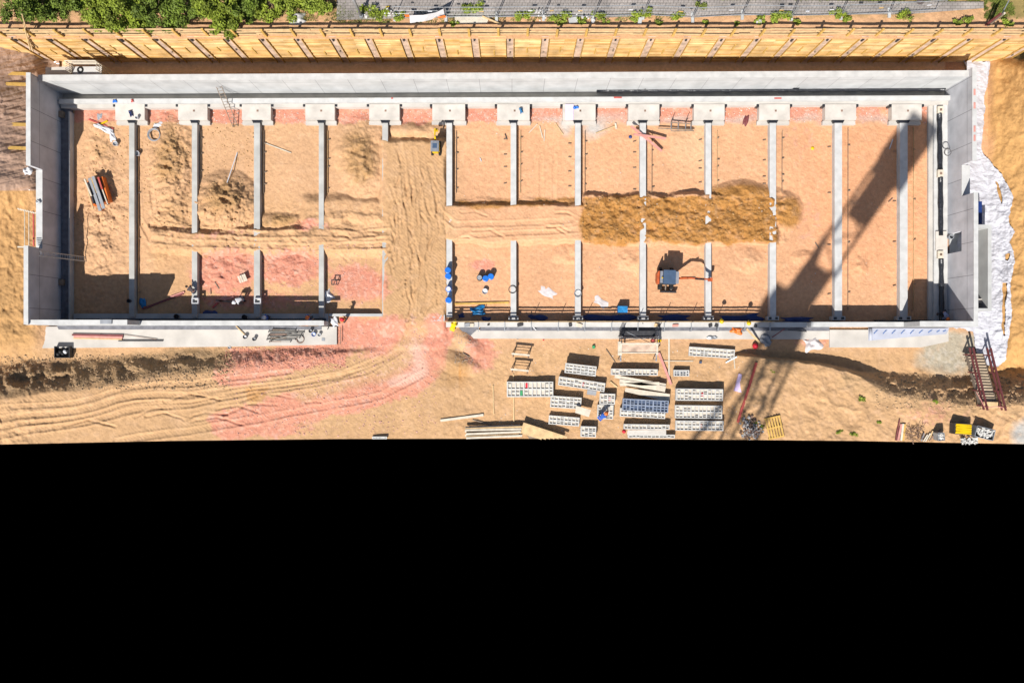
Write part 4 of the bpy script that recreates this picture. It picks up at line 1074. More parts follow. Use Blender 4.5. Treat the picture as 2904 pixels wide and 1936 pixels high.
# ------------------------------------------------------------------ drums, buckets
def drum_proto(lid):
    t = thing('drum', (0, 0, 0), 'x', 'drum', 'drums in and beside the pit')
    mb = MB(); mb.lathe((0, 0, 0), [(.235, 0), (.245, .03), (.245, .28), (.255, .30), (.245, .32), (.245, .62), (.235, .64)], 20); mb.build('drum_body', MT['blue'] if lid != 'black' else MT['black'], t, True)
    mb = MB()
    if lid == 'blue': mb.lathe((0, 0, .64), [(.25, -.03), (.255, .02), (.22, .035), (.02, .03)], 20); mb.build('lid', MT['blue'], t)
    elif lid == 'white':
        mb.lathe((0, 0, .64), [(.19, -.04), (.19, .01), (.01, .01)], 20); mb.build('filling', MT['white'], t)
    else: mb.lathe((0, 0, .64), [(.2, -.04), (.2, .005), (.01, .005)], 20); mb.build('filling', MT['grey'], t)
    return t
pb, pw, pk_ = drum_proto('blue'), drum_proto('white'), drum_proto('black')
first = {'blue': pb, 'white': pw, 'black': pk_}; used = set()
for px, py, kind, z, lab in ((1270, 766, 'blue', ZBM, 'blue-lidded drum standing northernmost on the sixth beam'), (1270.5, 783, 'blue', ZBM, 'blue-lidded drum on the sixth beam, just south of the northernmost one'),
                             (1271.5, 819, 'white', ZBM, 'blue drum with white filling standing on the sixth beam'), (1271.5, 851, 'blue', ZBM, 'blue-lidded drum standing alone southernmost on the sixth beam'),
                             (1360, 787, 'black', 0, 'black open drum beside two blue ones on the sand'), (1377, 789.5, 'blue', 0, 'blue-lidded drum in the middle of three on the sand'),
                             (1392, 784, 'blue', 0, 'blue-lidded drum at the east end of three on the sand')):
    zz = z if z else gz(px, py)
    l = W(px, py, zz + .64); l.z = zz
    if kind in used: dup(first[kind], l, rnd.uniform(0, 6), lab)
    else: first[kind].location = l; relabel(first[kind], lab); used.add(kind)
def bucket(px, py, z, r, h, mat, label, inner='dsteel', nm='bucket'):
    q = W(px, py, z + h)
    t = thing(nm, (q.x, q.y, z), label, 'bucket', 'buckets and tubs')
    mb = MB(); mb.lathe((q.x, q.y, z), [(r * .82, 0), (r, h), (r * 1.06, h), (r * .95, h - .02), (r * .8, .06)], 16); mb.build('shell', MT[mat], t)
    mb = MB(); mb.lathe((q.x, q.y, z + h * .55), [(r * .86, 0), (r * .86, .01)], 16); mb.build('filling', MT[inner], t)
    return t
bucket(1375, 826, gz(1375, 826), .23, .34, 'white', 'white-filled black tub lying on the sand south of the drums', 'white')
bucket(326, 407, gz(324, 405), .2, .35, 'white', 'white bucket on the sand near a hose coil in the western bay', 'grey')
bucket(388, 435, gz(397, 435), .2, .36, 'white', 'white bucket close against the first beam', 'grey')
bucket(387, 333, .66, .13, .3, 'white', 'small white pot on the first footing pad', 'grey')
bucket(364, 853, ZBM, .16, .3, 'dsteel', 'dark pot on the shaded south end of the first beam', 'black')
bucket(499, 897, .36, .2, .34, 'dsteel', 'dark tub in the shade between the first and second beam', 'black')
bucket(692, 899, .36, .2, .36, 'dsteel', 'dark tub in the shade between the second and third beam', 'black')
bucket(694, 955, .22, .16, .32, 'dsteel', 'dark bucket on the slab, west of another one beside the steel props', 'white')
bucket(720, 961, .22, .15, .32, 'dsteel', 'dark bucket with a reddish shadow right beside the steel props', 'grey')
bucket(880, 938, .22, .15, .34, 'dsteel', 'dark bucket beside blue tubs on the slab by the front wall', 'grey')
bucket(889, 948, .22, .17, .3, 'blue', 'blue tub with white filling on the slab', 'white')
bucket(905, 949, .22, .14, .28, 'white', 'white bucket east of the blue tub on the slab', 'grey')
bucket(650, 985, .05, .12, .2, 'white', 'small white pail at the slab edge above the brick rubble', 'grey')
# helmets hung on the guard rail posts
for px, py, lab in ((2047, 911, 'yellow helmet hung on a guard-rail post, the western one'), (2124, 916, 'yellow helmet hung on a guard-rail post, the one nearer the crane shadow')):
    q = W(px, py, 1.95); mb = MB(); mb.lathe((q.x, q.y, 1.95), [(.19, -.02), (.19, .0), (.15, .02), (.13, .1), (.06, .16), (.01, .165)], 14); mb.box((q.x, q.y + .15, 1.95), (.16, .14, .02))
    tag(mb.build('helmet', MT['yellow'], smooth=True), lab, 'helmet', 'yellow helmets on the guard rail')

# ------------------------------------------------------------------ guard rail on the low front wall
gr = thing('guard_rail', W(1800, 914, 1.0), 'wooden guard rail on steel posts along the low front wall', 'guard rail')
ygr = ye - .02
gp = [1356, 1431, 1506.5, 1583.7, 1659.8, 1736, 1811, 1886, 1963, 2040, 2116, 2188]
for px in gp:
    x = W(px, 914, 1.4).x
    mb = MB(); mb.tube((x, ygr + .03, .5), (x, ygr + .03, 1.98), .03, 6); mb.build('post', MT['steel'], gr)
    mb = MB(); mb.bar((x, ygr + .02, zl + .09), (x, ygr - .72, zl + .06), .06, .06); mb.bar((x, ygr - .70, zl + .05), (x, ygr - .70, .35), .05, .05); mb.build('clamp', MT['steel'], gr)
for z_, hh in ((1.48, .15), (1.15, .13)):
    mb = MB(); x = W(1262, 914, z_).x; xe_ = W(2196, 914, z_).x
    while x < xe_:
        L = min(rnd.uniform(3, 4.2), xe_ - x + .01)
        if L < .2: break
        mb.bar((x - .15, ygr + .075, z_ + rnd.uniform(-.05, .05)), (x + L, ygr + .075 + rnd.uniform(-.02, .02), z_ + rnd.uniform(-.05, .05)), .04, hh); x += L
    mb.build('rail', MT['wood'], gr)
# litter on the wall top
def small(name, px, py, z, w, d, h, rz, mat, label, cat, grp=None):
    q = W(px, py, z); mb = MB()
    a = [(-w / 2, -d / 2), (w / 2 * .9, -d / 2), (w / 2, d / 2 * .85), (w * .1, d / 2), (-w / 2 * .95, d / 2 * .9)]
    c, s_ = math.cos(rz), math.sin(rz)
    mb.prism([(q.x + u * c - v * s_, q.y + u * s_ + v * c) for u, v in a], z, z + h)
    return tag(mb.build(name, MT[mat]), label, cat, grp)
zt_ = zl + .045
for px, py, w, d, m, lab in ((1325, 921, .5, .3, 'grey', 'grey folded sheet on the low front wall near its west end'), (1338, 922, .35, .3, 'woodp', 'pale cloth beside a grey sheet on the low front wall'),
                             (1475, 921, .5, .25, 'dsteel', 'dark metal part on the low front wall west of the eighth beam'), (1617, 921, .25, .3, 'dsteel', 'small dark box on the low front wall by the eighth beam'),
                             (1642, 922, .55, .3, 'woodp', 'heap of pale offcuts on the low front wall at the eighth beam'), (1860, 922, .28, .28, 'wood', 'small timber block on the low front wall by the ninth beam'),
                             (1868, 923, .2, .2, 'dsteel', 'small dark cube next to a timber block on the low front wall'), (2014, 923, .3, .25, 'dsteel', 'dark bracket on the low front wall, western of a pair'),
                             (2031, 923, .3, .25, 'dsteel', 'dark bracket on the low front wall, eastern of a pair'), (2142, 924, .25, .25, 'dsteel', 'dark clamp on the low front wall beside crumpled film'),
                             (1385, 921, .18, .12, 'dsteel', 'tiny dark clip on the low front wall near its west end'), (1915, 923, .5, .2, 'pinkw', 'pinkish offcut on the low front wall east of the ninth beam')):
    small('offcut', px, py, zt_, w, d, .12, rnd.uniform(-.4, .4), m, lab, 'offcut', 'small things left on the low front wall')

# ------------------------------------------------------------------ formwork panels in the yard
GF = 'formwork panels stacked in the yard'
def panel_mesh(L, D, frame, ply, nc=12, rows=2, pattern=0):
    """one formwork panel lying with its ribs up, centred, base at z = 0"""
    t = thing('formwork_panel', (0, 0, 0), 'x', 'formwork panel', GF)
    h = .14
    mb = MB(); mb.box((0, 0, .012), (L - .04, D - .04, .024)); mb.build('facing_sheet', MT[ply], t)
    mb = MB(); rim = .075
    mb.box((0, D / 2 - rim / 2, h / 2), (L, rim, h)); mb.box((0, -D / 2 + rim / 2, h / 2), (L, rim, h))
    mb.box((L / 2 - rim / 2, 0, h / 2), (rim, D - 2 * rim, h)); mb.box((-L / 2 + rim / 2, 0, h / 2), (rim, D - 2 * rim, h))
    mb.build('frame', MT[frame], t)
    mb = MB()
    for i in range(1, nc):
        w = .10 if i % 2 == 0 else .055
        mb.box((-L / 2 + L * i / nc, 0, h / 2 - .006), (w, D - 2 * rim - .004, h - .012))
    mb.build('cross_rib', MT[frame], t)
    mb = MB()
    for r in range(1, rows):
        mb.box((0, -D / 2 + D * r / rows, h / 2 - .012), (L - 2 * rim - .004, .10, h - .006))
    if rows > 1: mb.build('long_rib', MT[frame], t)
    mb = MB()
    rr = random.Random(int(L * 100 + D * 10 + pattern))
    for i in range(nc):
        for r in range(rows):
            if rr.random() < .45:
                cw = L / nc - .12; yy = -D / 2 + D * (r + .5) / rows + rr.choice((-.12, .1, .18)) * D / rows
                mb.box((-L / 2 + L * (i + .5) / nc, yy, .08), (cw, .05, .10))
    mb.build('stiffener', MT[frame], t)
    return t
STK = 0
def stack(px, py, wpx, hpx, ang, levels, label, where, frame='form', ply='ply', nc=12, rows=2, z0=None, insert=None, off=(0, 0), kind=0):
    base = (gz(px, py) + .10) if z0 is None else z0
    ztop = base + levels * .17
    q = W(px, py, ztop)
    k = (H - ztop) / H * S
    t = panel_mesh(wpx * k, hpx * k, frame, ply, nc, rows, kind)
    t.location = (q.x, q.y, ztop - .17 + .0); t.rotation_euler = (0, 0, -R(ang)); relabel(t, label)
    if insert:
        for (ix, iy, m) in insert:
            p = thing('formwork_panel', (0, 0, 0), 'x', 'x') if False else None
            mb = MB(); mb.box((t.location.x + ix * wpx * k / 2, t.location.y + iy * hpx * k / 2, t.location.z + .10), (.20, hpx * k / rows * .62, .02)); o = mb.build('cell_plate', MT[m], None)
            o.location = (ix * wpx * k / 2, iy * hpx * k / 2, .09); o.parent = t
            for kk in ('label', 'category', 'kind'): 
                if kk in o: del o[kk]
    for i in range(levels - 1):
        c = dup(t, (q.x + rnd.uniform(-.03, .03), q.y + rnd.uniform(-.03, .03), base + i * .17), -R(ang) + rnd.uniform(-.01, .01), 'formwork panel lower down in the stack ' + where, 'lower panels of the stack ' + where)
    return ztop, t
stack(1503.5, 1103.5, 131, 43, 0, 3, 'long two-row formwork panel on the stack west of all the others', 'west of all the others', nc=11, insert=((-.15, .5, 'red'), (-.38, -.5, 'green')))
zz, _ = stack(1650, 1089, 132, 25, 8.5, 3, 'long narrow formwork panel partly under a shorter one, tilted beside the metal trestles', 'topped by two tilted panels', nc=12, rows=2, insert=((.05, 0, 'red'),))
stack(1647, 1048, 88, 28, 6.5, 3, 'short formwork panel topmost of the tilted stack south of the red clip litter', 'topped by the short tilted panel', nc=8, rows=3, z0=gz(1650, 1050) + .55)
stack(1605, 1141, 87, 33, 4, 3, 'short formwork panel with a white sheet leaning on its corner', 'with a white sheet on its corner', nc=8, rows=3)
stack(1600, 1193, 86, 25, 4.5, 2, 'short two-row formwork panel just north of the long timber pile', 'north of the long timber pile', nc=8, rows=2)
stack(1723, 1131, 43, 30, 2, 3, 'small square formwork panel with some pinkish cells', 'of small panels, northern', nc=4, rows=2, insert=((.3, 0, 'pinkw'),))
stack(1717, 1168, 45, 40, 2, 2, 'small square formwork panel beside the stooping worker', 'beside the stooping worker', nc=4, rows=2)
stack(1669, 1224, 43, 30, 2, 3, 'small square formwork panel at the southern edge of the yard', 'at the southern edge, small', nc=4, rows=2)
stack(1800, 1055, 131, 18, .8, 3, 'long single-row formwork panel with pale pink cells south of the scaffold', 'south of the scaffold', nc=12, rows=1)
stack(1823, 1172, 128, 24, 3, 2, 'long formwork panel littered with boards, under the edge of the navy one', 'under the navy panel', nc=12, rows=2)
stack(1831, 1150, 130, 34, 3, 3, 'long dark navy formwork panel on the tallest stack of the yard', 'topped by the navy panel', frame='formn', ply='plyn', nc=12, rows=2, z0=gz(1830, 1150) + .4)
stack(1834, 1210, 130, 14, .8, 3, 'long narrow formwork panel south of the navy one', 'south of the navy panel', nc=12, rows=1)
stack(1848, 1237, 132, 10, .3, 2, 'long formwork panel at the southern edge of the yard, under a plain sheet', 'at the southern edge, long', nc=12, rows=1)
stack(2019, 1000, 130, 26, 4, 2, 'long formwork panel alone in front of the wall slab with steel offcuts on it', 'alone in front of the wall slab', nc=12, rows=2)
stack(1933, 1058, 44, 18, .5, 2, 'small grey formwork panel by the pink board and the thin poles', 'by the pink board', frame='form', ply='grey', nc=5, rows=1)
stack(1985, 1119, 132, 33, .8, 4, 'long formwork panel with one red cell, northernmost of the three beside the lilac box', 'of the eastern row, northern', nc=12, rows=2, insert=((.12, .0, 'red'),))
stack(1982, 1168, 133, 37, .8, 3, 'long pale formwork panel in the middle of the three beside the red beam', 'of the eastern row, middle', nc=12, rows=2, kind=4)
stack(1985, 1207, 134, 28, .5, 3, 'long formwork panel with pinkish cells, southernmost of the three beside the red beam', 'of the eastern row, southern', nc=12, rows=2, insert=((.05, 0, 'pinkw'),), kind=7)
stack(1076, 1241, 42, 7, 0, 1, 'small end of a formwork panel at the southern edge near the road', 'near the road', nc=5, rows=1)
def sheet(name, pts, z, mat, label, cat, grp=None, th=.02, tilt=0):
    mb = MB(); mb.prism([tuple(W(a, b, z))[:2] for a, b in pts], z - th, z)
    if tilt: mb.v = [(x, y, zz + tilt * (x - mb.v[0][0])) for x, y, zz in mb.v]
    return tag(mb.build(name, MT[mat]), label, cat, grp)
sheet('plywood_sheet', [(1634, 1150), (1676, 1162), (1670, 1182), (1631, 1170)], .85, 'woodp', 'small white sheet leaning on the corner of a formwork stack', 'sheet')
sheet('plywood_sheet', [(1666, 1105), (1692, 1109), (1690, 1121), (1664, 1118)], gz(1680, 1112) + .05, 'grey', 'small pale grey sheet on the sand south of the tilted formwork stack', 'sheet')
sheet('plywood_sheet', [(1780, 1219), (1889, 1218), (1889, 1232), (1778, 1232)], .5, 'pad', 'large plain sheet on the southern formwork stack', 'sheet')
# loose planks and timber
def plank(px0, py0, px1, py1, z, w, h, mat, label, grp=None, name='plank', zb=None):
    mb = MB(); a = W(px0, py0, z); b = W(px1, py1, z if zb is None else zb); mb.bar(a, b, w, h)
    return tag(mb.build(name, MT[mat]), label, 'plank' if name == 'plank' else name.replace('_', ' '), grp)
gpl = 'white planks stacked in the yard'
for i, (a, b, c, d) in enumerate(((1743, 1067, 1888, 1092), (1757, 1079, 1888, 1099), (1757, 1085, 1886, 1107), (1758, 1090, 1870, 1087))):
    plank(a, b, c, d, .45 + .05 * (i % 2), .26, .06, 'woodp', 'long white plank in the stack north of the navy formwork, number %s from the north' % ('one', 'two', 'three', 'four')[i] if False else ('long white plank, ' + ('outermost on the north side', 'second from the north', 'third from the north', 'nearly level, lying across the others')[i] + ' of the stack'), gpl)
sheet('plank', [(1774, 1099), (1900, 1117), (1898, 1139), (1772, 1110)], .5, 'woodp', 'broad white board on the plank stack north of the navy formwork', 'plank', gpl)
for i in range(9):
    y0 = 1212 + i * 3.7
    plank(1322 + rnd.uniform(-4, 4), y0, 1472 + rnd.uniform(-6, 10), y0 - 5 + rnd.uniform(-2, 2), .30 + .12 * rnd.random() + .1 * (i % 3), .16, .10, ('woodp', 'wood', 'woodp')[i % 3], 'sawn plank in the loose pile at the southern edge, ' + NUM[i] + ' from the north', 'sawn planks at the southern edge')
for i in range(7):
    plank(1484 - i * 1.5, 1200 + i * 4.2, 1600 - i * 12 + 8, 1240 + min(3, i * .6), .55 - .02 * i, .17, .12, 'wood', 'long yellow timber in the slanting pile, ' + NUM[i] + ' from the north', 'slanting timbers at the southern edge')
mb = MB(); mb.prism([tuple(W(a, b, .4))[:2] for a, b in ((1480, 1206), (1489, 1200), (1600, 1240), (1585, 1243), (1500, 1243))], .0, .38)
tag(mb.build('timber_core', MT['woodd']), 'solid dark core of the slanting timber pile', 'timber')
def gpost(px, py, px1, py1, mat, label, w=.12, name='plank', grp=None, dz=.06):
    return plank(px, py, px1, py1, gz(px, py) + dz, w, w * .7, mat, label, grp, name, gz(px1, py1) + dz)
gpost(1249, 1192, 1371, 1176, 'woodp', 'pale plank lying alone on the sand west of the yard', .2)
gpost(1398, 1092, 1400, 1174, 'wood', 'thin upright-looking batten on the sand west of the formwork', .08)
gpost(1340, 1190, 1395, 1204, 'woodd', 'dark batten lying by the loose plank pile', .08)
gpost(1456, 1060, 1457, 1200, 'wood', 'long thin batten under the western formwork stack', .1)
gpost(1897, 945, 1897, 1082, 'woodp', 'long pale pole lying south from the scaffold, crossing another', .13)
gpost(1880, 1023, 1966, 1024, 'woodp', 'thin pale batten crossing the long pole', .06)
gpost(1868, 1000, 1903, 1090, 'pinkw', 'pink board lying slantwise east of the scaffold', .2, dz=.1)
gpost(1719, 990, 1745, 1028, 'woodd', 'dark rod on the sand west of the scaffold', .05)
gpost(1730, 1082, 1750, 1098, 'wood', 'short board between formwork stacks south of the scaffold', .14)
gpost(2145, 1028, 2092, 1197, 'redp', 'long bright red steel beam beside the lilac box', .2, 'steel_beam', dz=.12)
gpost(2058, 1028, 2090, 1011, 'steel', 'short metal channel south-east of the lone formwork panel', .1, 'metal_bar')
gpost(2081, 1014, 2084, 1045, 'woodp', 'short pale batten below the metal channel', .08)
q = W(2103, 1087, .6); mb = MB(); mb.box((q.x, q.y, .31), (.85, 1.5, .62), R(-14)); tag(mb.build('lilac_box', MT['lilac']), 'lilac wrapped box beside the red beam', 'box')
for px0, py0, px1, py1, lab in ((1790, 358, 1877, 429, 'pink board lying across another over the ninth beam, steeper one'), (1797, 381, 1888, 393, 'pink board lying across another over the ninth beam, flatter one')):
    plank(px0, py0, px1, py1, .95, .18, .08, 'pinkw', lab, 'crossed pink boards', zb=.35)
# trestles
def trestle(px, py):
    z = 1.2; a = gz(px, py)
    t = thing('trestle', W(px + 22, py, a), 'metal trestle frame standing on the sand, ' + ('northern' if py < 1020 else 'southern') + ' of the pair beside the formwork yard', 'trestle', 'metal trestles')
    l, r = W(px, py, 1.0), W(px + 43, py + 4, 1.0)
    for p in (l, r):
        mb = MB(); mb.tube((p.x, p.y + .12, a), (p.x, p.y, 1.0), .04); mb.tube((p.x, p.y - .3, a), (p.x, p.y, 1.0), .04); mb.build('leg', MT['rust'], t)
    mb = MB(); mb.box(((l.x + r.x) / 2, (l.y + r.y) / 2, 1.03), (r.x - l.x + .25, .15, .1), math.atan2(r.y - l.y, r.x - l.x)); mb.build('top_bar', MT['woodp'], t)
    for zz in (.4, .7):
        mb = MB(); mb.tube((l.x, l.y, zz), (r.x, r.y, zz), .025); mb.build('rung', MT['rust'], t)
trestle(1455, 1003); trestle(1452, 1047)
for px, py, lab in ((1868, 365, 'low rusty steel frame with wooden bars north of the pale sand patch'),):
    t = thing('trestle', W(1915, 360, 0), lab, 'trestle')
    for i, (a, b, c, d) in enumerate(((1866, 364, 1965, 368), (1902, 347, 1960, 352), (1903, 372, 1968, 371))):
        mb = MB(); mb.bar(W(a, b, .35), W(c, d, .35), .07, .07); mb.build('long_bar', MT['woodd'], t)
    for px in (1903, 1923, 1944, 1959):
        mb = MB(); mb.bar(W(px, 348, .32), W(px, 370, .32), .06, .05); mb.build('cross_bar', MT['steel'], t)
    for px in (1903, 1944):
        mb = MB(); mb.tube(W(px, 347, .3), W(px + 7, 335, .9), .03); mb.tube(W(px + 7, 335, .9), W(px + 1, 344, .3), .03); mb.build('stand_foot', MT['dsteel'], t)

# ladders
def ladder(p0, p1, width, n, mat, label):
    p0 = Vector(p0); p1 = Vector(p1)
    t = thing('ladder', p0, label, 'ladder', 'ladders on the site')
    d = (p1 - p0).normalized(); s = d.cross(Vector((0, 0, 1))).normalized() * width / 2
    for sg in (-1, 1):
        mb = MB(); mb.bar(p0 + s * sg, p1 + s * sg, .045, .07); mb.build('rail', MT[mat], t)
    for i in range(n):
        f = (i + .5) / n; c = p0.lerp(p1, f)
        mb = MB(); mb.tube(c - s, c + s, .02, 5); mb.build('rung', MT[mat], t)
ladder(W(668, 360, .02), W(621, 246, 2.3), .42, 15, 'woodd', 'long ladder leaning on the edge beam in front of the back wall')
ladder(W(245, 735, .05), W(113, 719, 4.4), .36, 20, 'steel', 'aluminium ladder leaning on the notched end wall')
# scaffold tower behind the back wall, west end
def tower():
    z = 3.2
    t = thing('scaffold_tower', W(245, 195, 0), 'light scaffold tower with railings behind the west end of the back wall', 'scaffold')
    c = [W(205, 186, z), W(290, 186, z), W(290, 208, z), W(205, 208, z)]
    x0, x1 = c[0].x, c[1].x; y1_, y0_ = c[0].y, c[3].y
    for x in (x0, x1):
        for y in (y0_, y1_):
            mb = MB(); mb.tube((x, y, 0), (x, y, z + 1.1), .05); mb.build('standard', MT['woodp'], t)
    mb = MB(); mb.box(((x0 + x1) / 2, (y0_ + y1_) / 2 - .1, z), (x1 - x0, y1_ - y0_, .06)); mb.build('deck', MT['conc_top'], t)
    for zz in (z + .4, z + .75, z + 1.1):
        mb = MB(); mb.tube((x0, y1_, zz), (x1, y1_, zz), .045); mb.build('guard_bar', MT['woodp'], t)
    for x in (x0, x1):
        mb = MB()
        for zz in [.5 + .35 * i for i in range(10)]: mb.tube((x, y0_, zz), (x, y1_, zz), .03)
        for yy in np.linspace(y0_, y1_, 5)[1:-1]: mb.tube((x, yy, .2), (x, yy, z + 1.0), .025)
        mb.build('end_frame', MT['woodp'], t)
    mb = MB(); q = W(228, 199, z + .03); mb.ring((q.x, q.y, z + .06), .2, .07, 16, 6); 
    tag(mb.build('hose_ring', MT['black']), 'black coiled hose lying on the scaffold tower deck', 'hose')
tower()
q = MB(); q.prism([tuple(W(a, b, 2.9))[:2] for a, b in ((129, 192), (200, 189), (200, 215), (129, 218))], -.1, 2.9)
tag(q.build('wall_stub', MT['slab']), 'short concrete wall stub behind the corner next to the scaffold tower', 'wall stub')
# scaffold stage by the low wall
def stage():
    t = thing('scaffold_stage', W(1807, 965, 0), 'low scaffold stage with metal decks and end ladders beside the guard-railed wall', 'scaffold')
    z = 1.6
    x0, x1 = W(1764, 0, z).x, W(1860, 0, z).x; y0_, y1_ = W(0, 999, z).y, W(0, 977, z).y
    y2_ = W(0, 941, z).y
    mb = MB(); mb.box(((x0 + x1) / 2, (y0_ + y1_) / 2, z), (x1 - x0, y1_ - y0_, .06)); mb.build('deck', MT['rustdirt'], t)
    mb = MB(); mb.box(((x0 + x1) / 2, y2_ - .1, .85), (x1 - x0 + .2, .55, .05)); mb.build('lower_deck', MT['dsteel'], t)
    for zz, yy in ((z + .05, y1_ + .04), (z + .05, y0_ - .04), (z + .6, y1_ + .1)):
        mb = MB(); mb.bar((x0 - .3, yy, zz), (x1 + .2, yy, zz), .09, .06); mb.build('edge_board', MT['woodp'], t)
    mb = MB(); mb.box((x0 - .18, (y0_ + y1_) / 2, z + .02), (.34, y1_ - y0_ + .5, .07)); mb.build('toe_board', MT['woodp'], t)
    mb = MB(); mb.box((x1 + .1, (y0_ + y1_) / 2, z + .02), (.16, y1_ - y0_ + .4, .07)); mb.build('toe_board', MT['woodp'], t)
    for x in (x0 - .1, x1 + .05):
        for yy in (y0_ - .6, y1_ + .1, y2_ - .4):
            mb = MB(); mb.tube((x, yy, .05), (x, yy, z + (.9 if yy > y0_ - .5 else 0)), .04); mb.build('standard', MT['steel'], t)
        mb = MB()
        for i in range(7): 
            yy = y1_ + .3 + i * .17; mb.tube((x, yy, .5), (x, yy, z + .5), .025)
        mb.tube((x, y1_ + .2, z + .5), (x, y2_ - .3, z + .5), .03); mb.tube((x, y1_ + .2, .9), (x, y2_ - .3, .9), .03)
        mb.build('end_frame', MT['dsteel'], t)
        mb = MB(); mb.bar((x, y0_ - .1, z - .1), (x, y0_ - .75, z - .1), .1, .08); mb.build('bracket', MT['steel'], t)
    mb = MB(); mb.tube((x0, y1_, .3), (x1 - .8, y0_, 1.5), .03); mb.tube((x0 + .5, y2_, .9), (x1, y1_, .9), .025); mb.build('brace', MT['steel'], t)
    q = W(1854, 966, 1.7); mb = MB(); mb.lathe((q.x, q.y, 1.1), [(.15, 0), (.2, .1), (.14, .35), (.05, .4)], 8)
    tag(mb.build('tool_bag', MT['redp']), 'dark red tool bag at the east end of the scaffold stage', 'bag')
stage()
small('plastic_scrap', 1870, 966, gz(1870, 966) + .02, .32, .2, .08, .2, 'yellow', 'yellow scrap lying east of the scaffold stage', 'scrap')
# timber stair down the bank
def stair():
    zt_, zb_ = 2.75, .55
    top = (2803, 1153); bot = (2762, 1003)
    a = W(*bot, zb_); b = W(*top, zt_)
    t = thing('timber_stair', a, 'site-built timber stair with dark red handrails leading down the bank beside the white sheet', 'stair')
    d = b - a; hd = Vector((d.x, d.y, 0)).normalized(); s = Vector((-hd.y, hd.x, 0)) * .68
    for sg in (-1, 1):
        mb = MB(); mb.bar(a + s * sg, b + s * sg, .09, .26); mb.build('stringer', MT['woodd'], t)
    n = 18
    for i in range(n):
        c = a.lerp(b, (i + .5) / n)
        mb = MB(); mb.box((c.x, c.y, c.z + .1), (1.28, .23, .05), math.atan2(s.y, s.x)); mb.build('tread', MT['treadw'], t)
    up = Vector((0, 0, 1))
    for sg in (-1, 1):
        ss = s * (sg * 1.08)
        for hh in (.62, 1.12):
            mb = MB(); mb.bar(a + ss + up * hh - hd * .5, b + ss + up * hh + hd * .2, .11, .13); mb.build('handrail', MT['maroon'], t)
        for f in (.02, .36, .70, .98):
            c = a.lerp(b, f) + ss
            mb = MB(); mb.bar(c + up * -.3, c + up * 1.2, .1, .1); mb.build('baluster', MT['maroon'], t)
    for f in (.08, .52):
        c = a.lerp(b, f)
        mb = MB(); mb.bar(c + s * 1.2 - up * .12, c - s * 1.2 - up * .12, .14, .1); mb.build('cross_bearer', MT['woodd'], t)
    c = b + hd * -.25
    mb = MB(); mb.box((c.x, c.y - .1, c.z + .1), (1.4, .5, .05), math.atan2(s.y, s.x)); mb.build('landing_board', MT['wood'], t)
    mb = MB()
    mb.path([b + s * 1.2 + up * .9, b + s * .3 + up * .8 - hd * .1, b - s * 1.2 + up * .9, b - s * 1.9 + up * .5 - hd * 1.2], .03)
    tag(mb.build('barrier_tape', MT['pinkw']), 'red and white barrier tape strung across the top of the timber stair', 'tape')
stair()

# ------------------------------------------------------------------ pit floor litter
t = thing('plank_bin', W(270, 548, 0), 'orange tipping bin loaded with planks and dark channels in the western bay', 'bin')
q = W(273, 545, 1.0); an = R(100)
mb = MB()
ca, sa = math.cos(R(-12)), math.sin(R(-12))
def rot(x, y): return (q.x + x * math.cos(R(12)) - y * math.sin(R(12)), q.y + x * math.sin(R(12)) + y * math.cos(R(12)))
mb.prism([rot(-.75, 1.0), rot(.75, 1.2), rot(.85, -.9), rot(-.6, -1.0)], gz(273, 545) - .05, .95); mb.build('bin_shell', MT['orange'], t)
mb = MB(); mb.prism([rot(-.65, .95), rot(.62, 1.1), rot(.7, -.8), rot(-.5, -.9)], .955, .97); mb.build('inside_shade_sheet', MT['dsteel'], t)  # dark sheet on the solid bin paints in a shaded inside
for i, (x0_, y0_, x1_, y1_, w_, m_) in enumerate(((-.30, 1.25, .02, -1.6, .24, 'grey'), (.06, 1.3, .40, -1.5, .26, 'grey'), (-.62, 1.2, -.35, -.3, .12, 'woodp'), (-.1, 1.2, .1, -.1, .14, 'woody'), (.48, 1.15, .6, .1, .13, 'redp'), (-.55, .3, -.42, -1.4, .07, 'wood'), (.45, .9, .75, -1.2, .08, 'woodp'))):
    a = rot(x0_, y0_); b = rot(x1_, y1_); z_ = 1.03 + .10 * (i % 3)
    mb = MB(); mb.bar((*a, z_), (*b, z_), w_, .1)
    tag(mb.build('plank', MT[m_]), ('first dark channel on the orange bin, western one', 'second dark channel on the orange bin, eastern one', 'pale plank along the west edge of the orange bin', 'yellow plank between the dark channels', 'red plank on the east part of the orange bin', 'thin batten sticking out south-west of the orange bin', 'pale edge plank on the east side of the orange bin')[i], 'plank', 'planks loaded on the orange bin')
def coil(px, py, z, r, n, mat, label, r0=.022):
    q = W(px, py, z); mb = MB()
    for i in range(n):
        mb.ring((q.x + rnd.uniform(-.03, .03), q.y + rnd.uniform(-.03, .03), z + .03 + i * .02), r * rnd.uniform(.8, 1.05), r0, 22, 5, (rnd.uniform(-.05, .05), rnd.uniform(-.05, .05)))
    return tag(mb.build('cable_coil', MT[mat]), label, 'coil', 'coils of hose and cable')
coil(438, 383, gz(438, 383) + .12, .50, 3, 'grey', 'large grey hose coil on the sand beside the second footing pad', .04)
coil(1453, 820, ZBM, .33, 3, 'cable', 'dark cable coil on the south half of the seventh beam')
coil(1639, 832, ZBM, .28, 3, 'steel', 'thin wire coil on the south half of the eighth beam')
coil(2687, 432, 1.4, .32, 3, 'cable', 'dark wire coil hanging at the end wall above the black seam')
coil(852, 962, .24, .38, 2, 'rust', 'rusty ring lying over the steel props on the slab', .02)
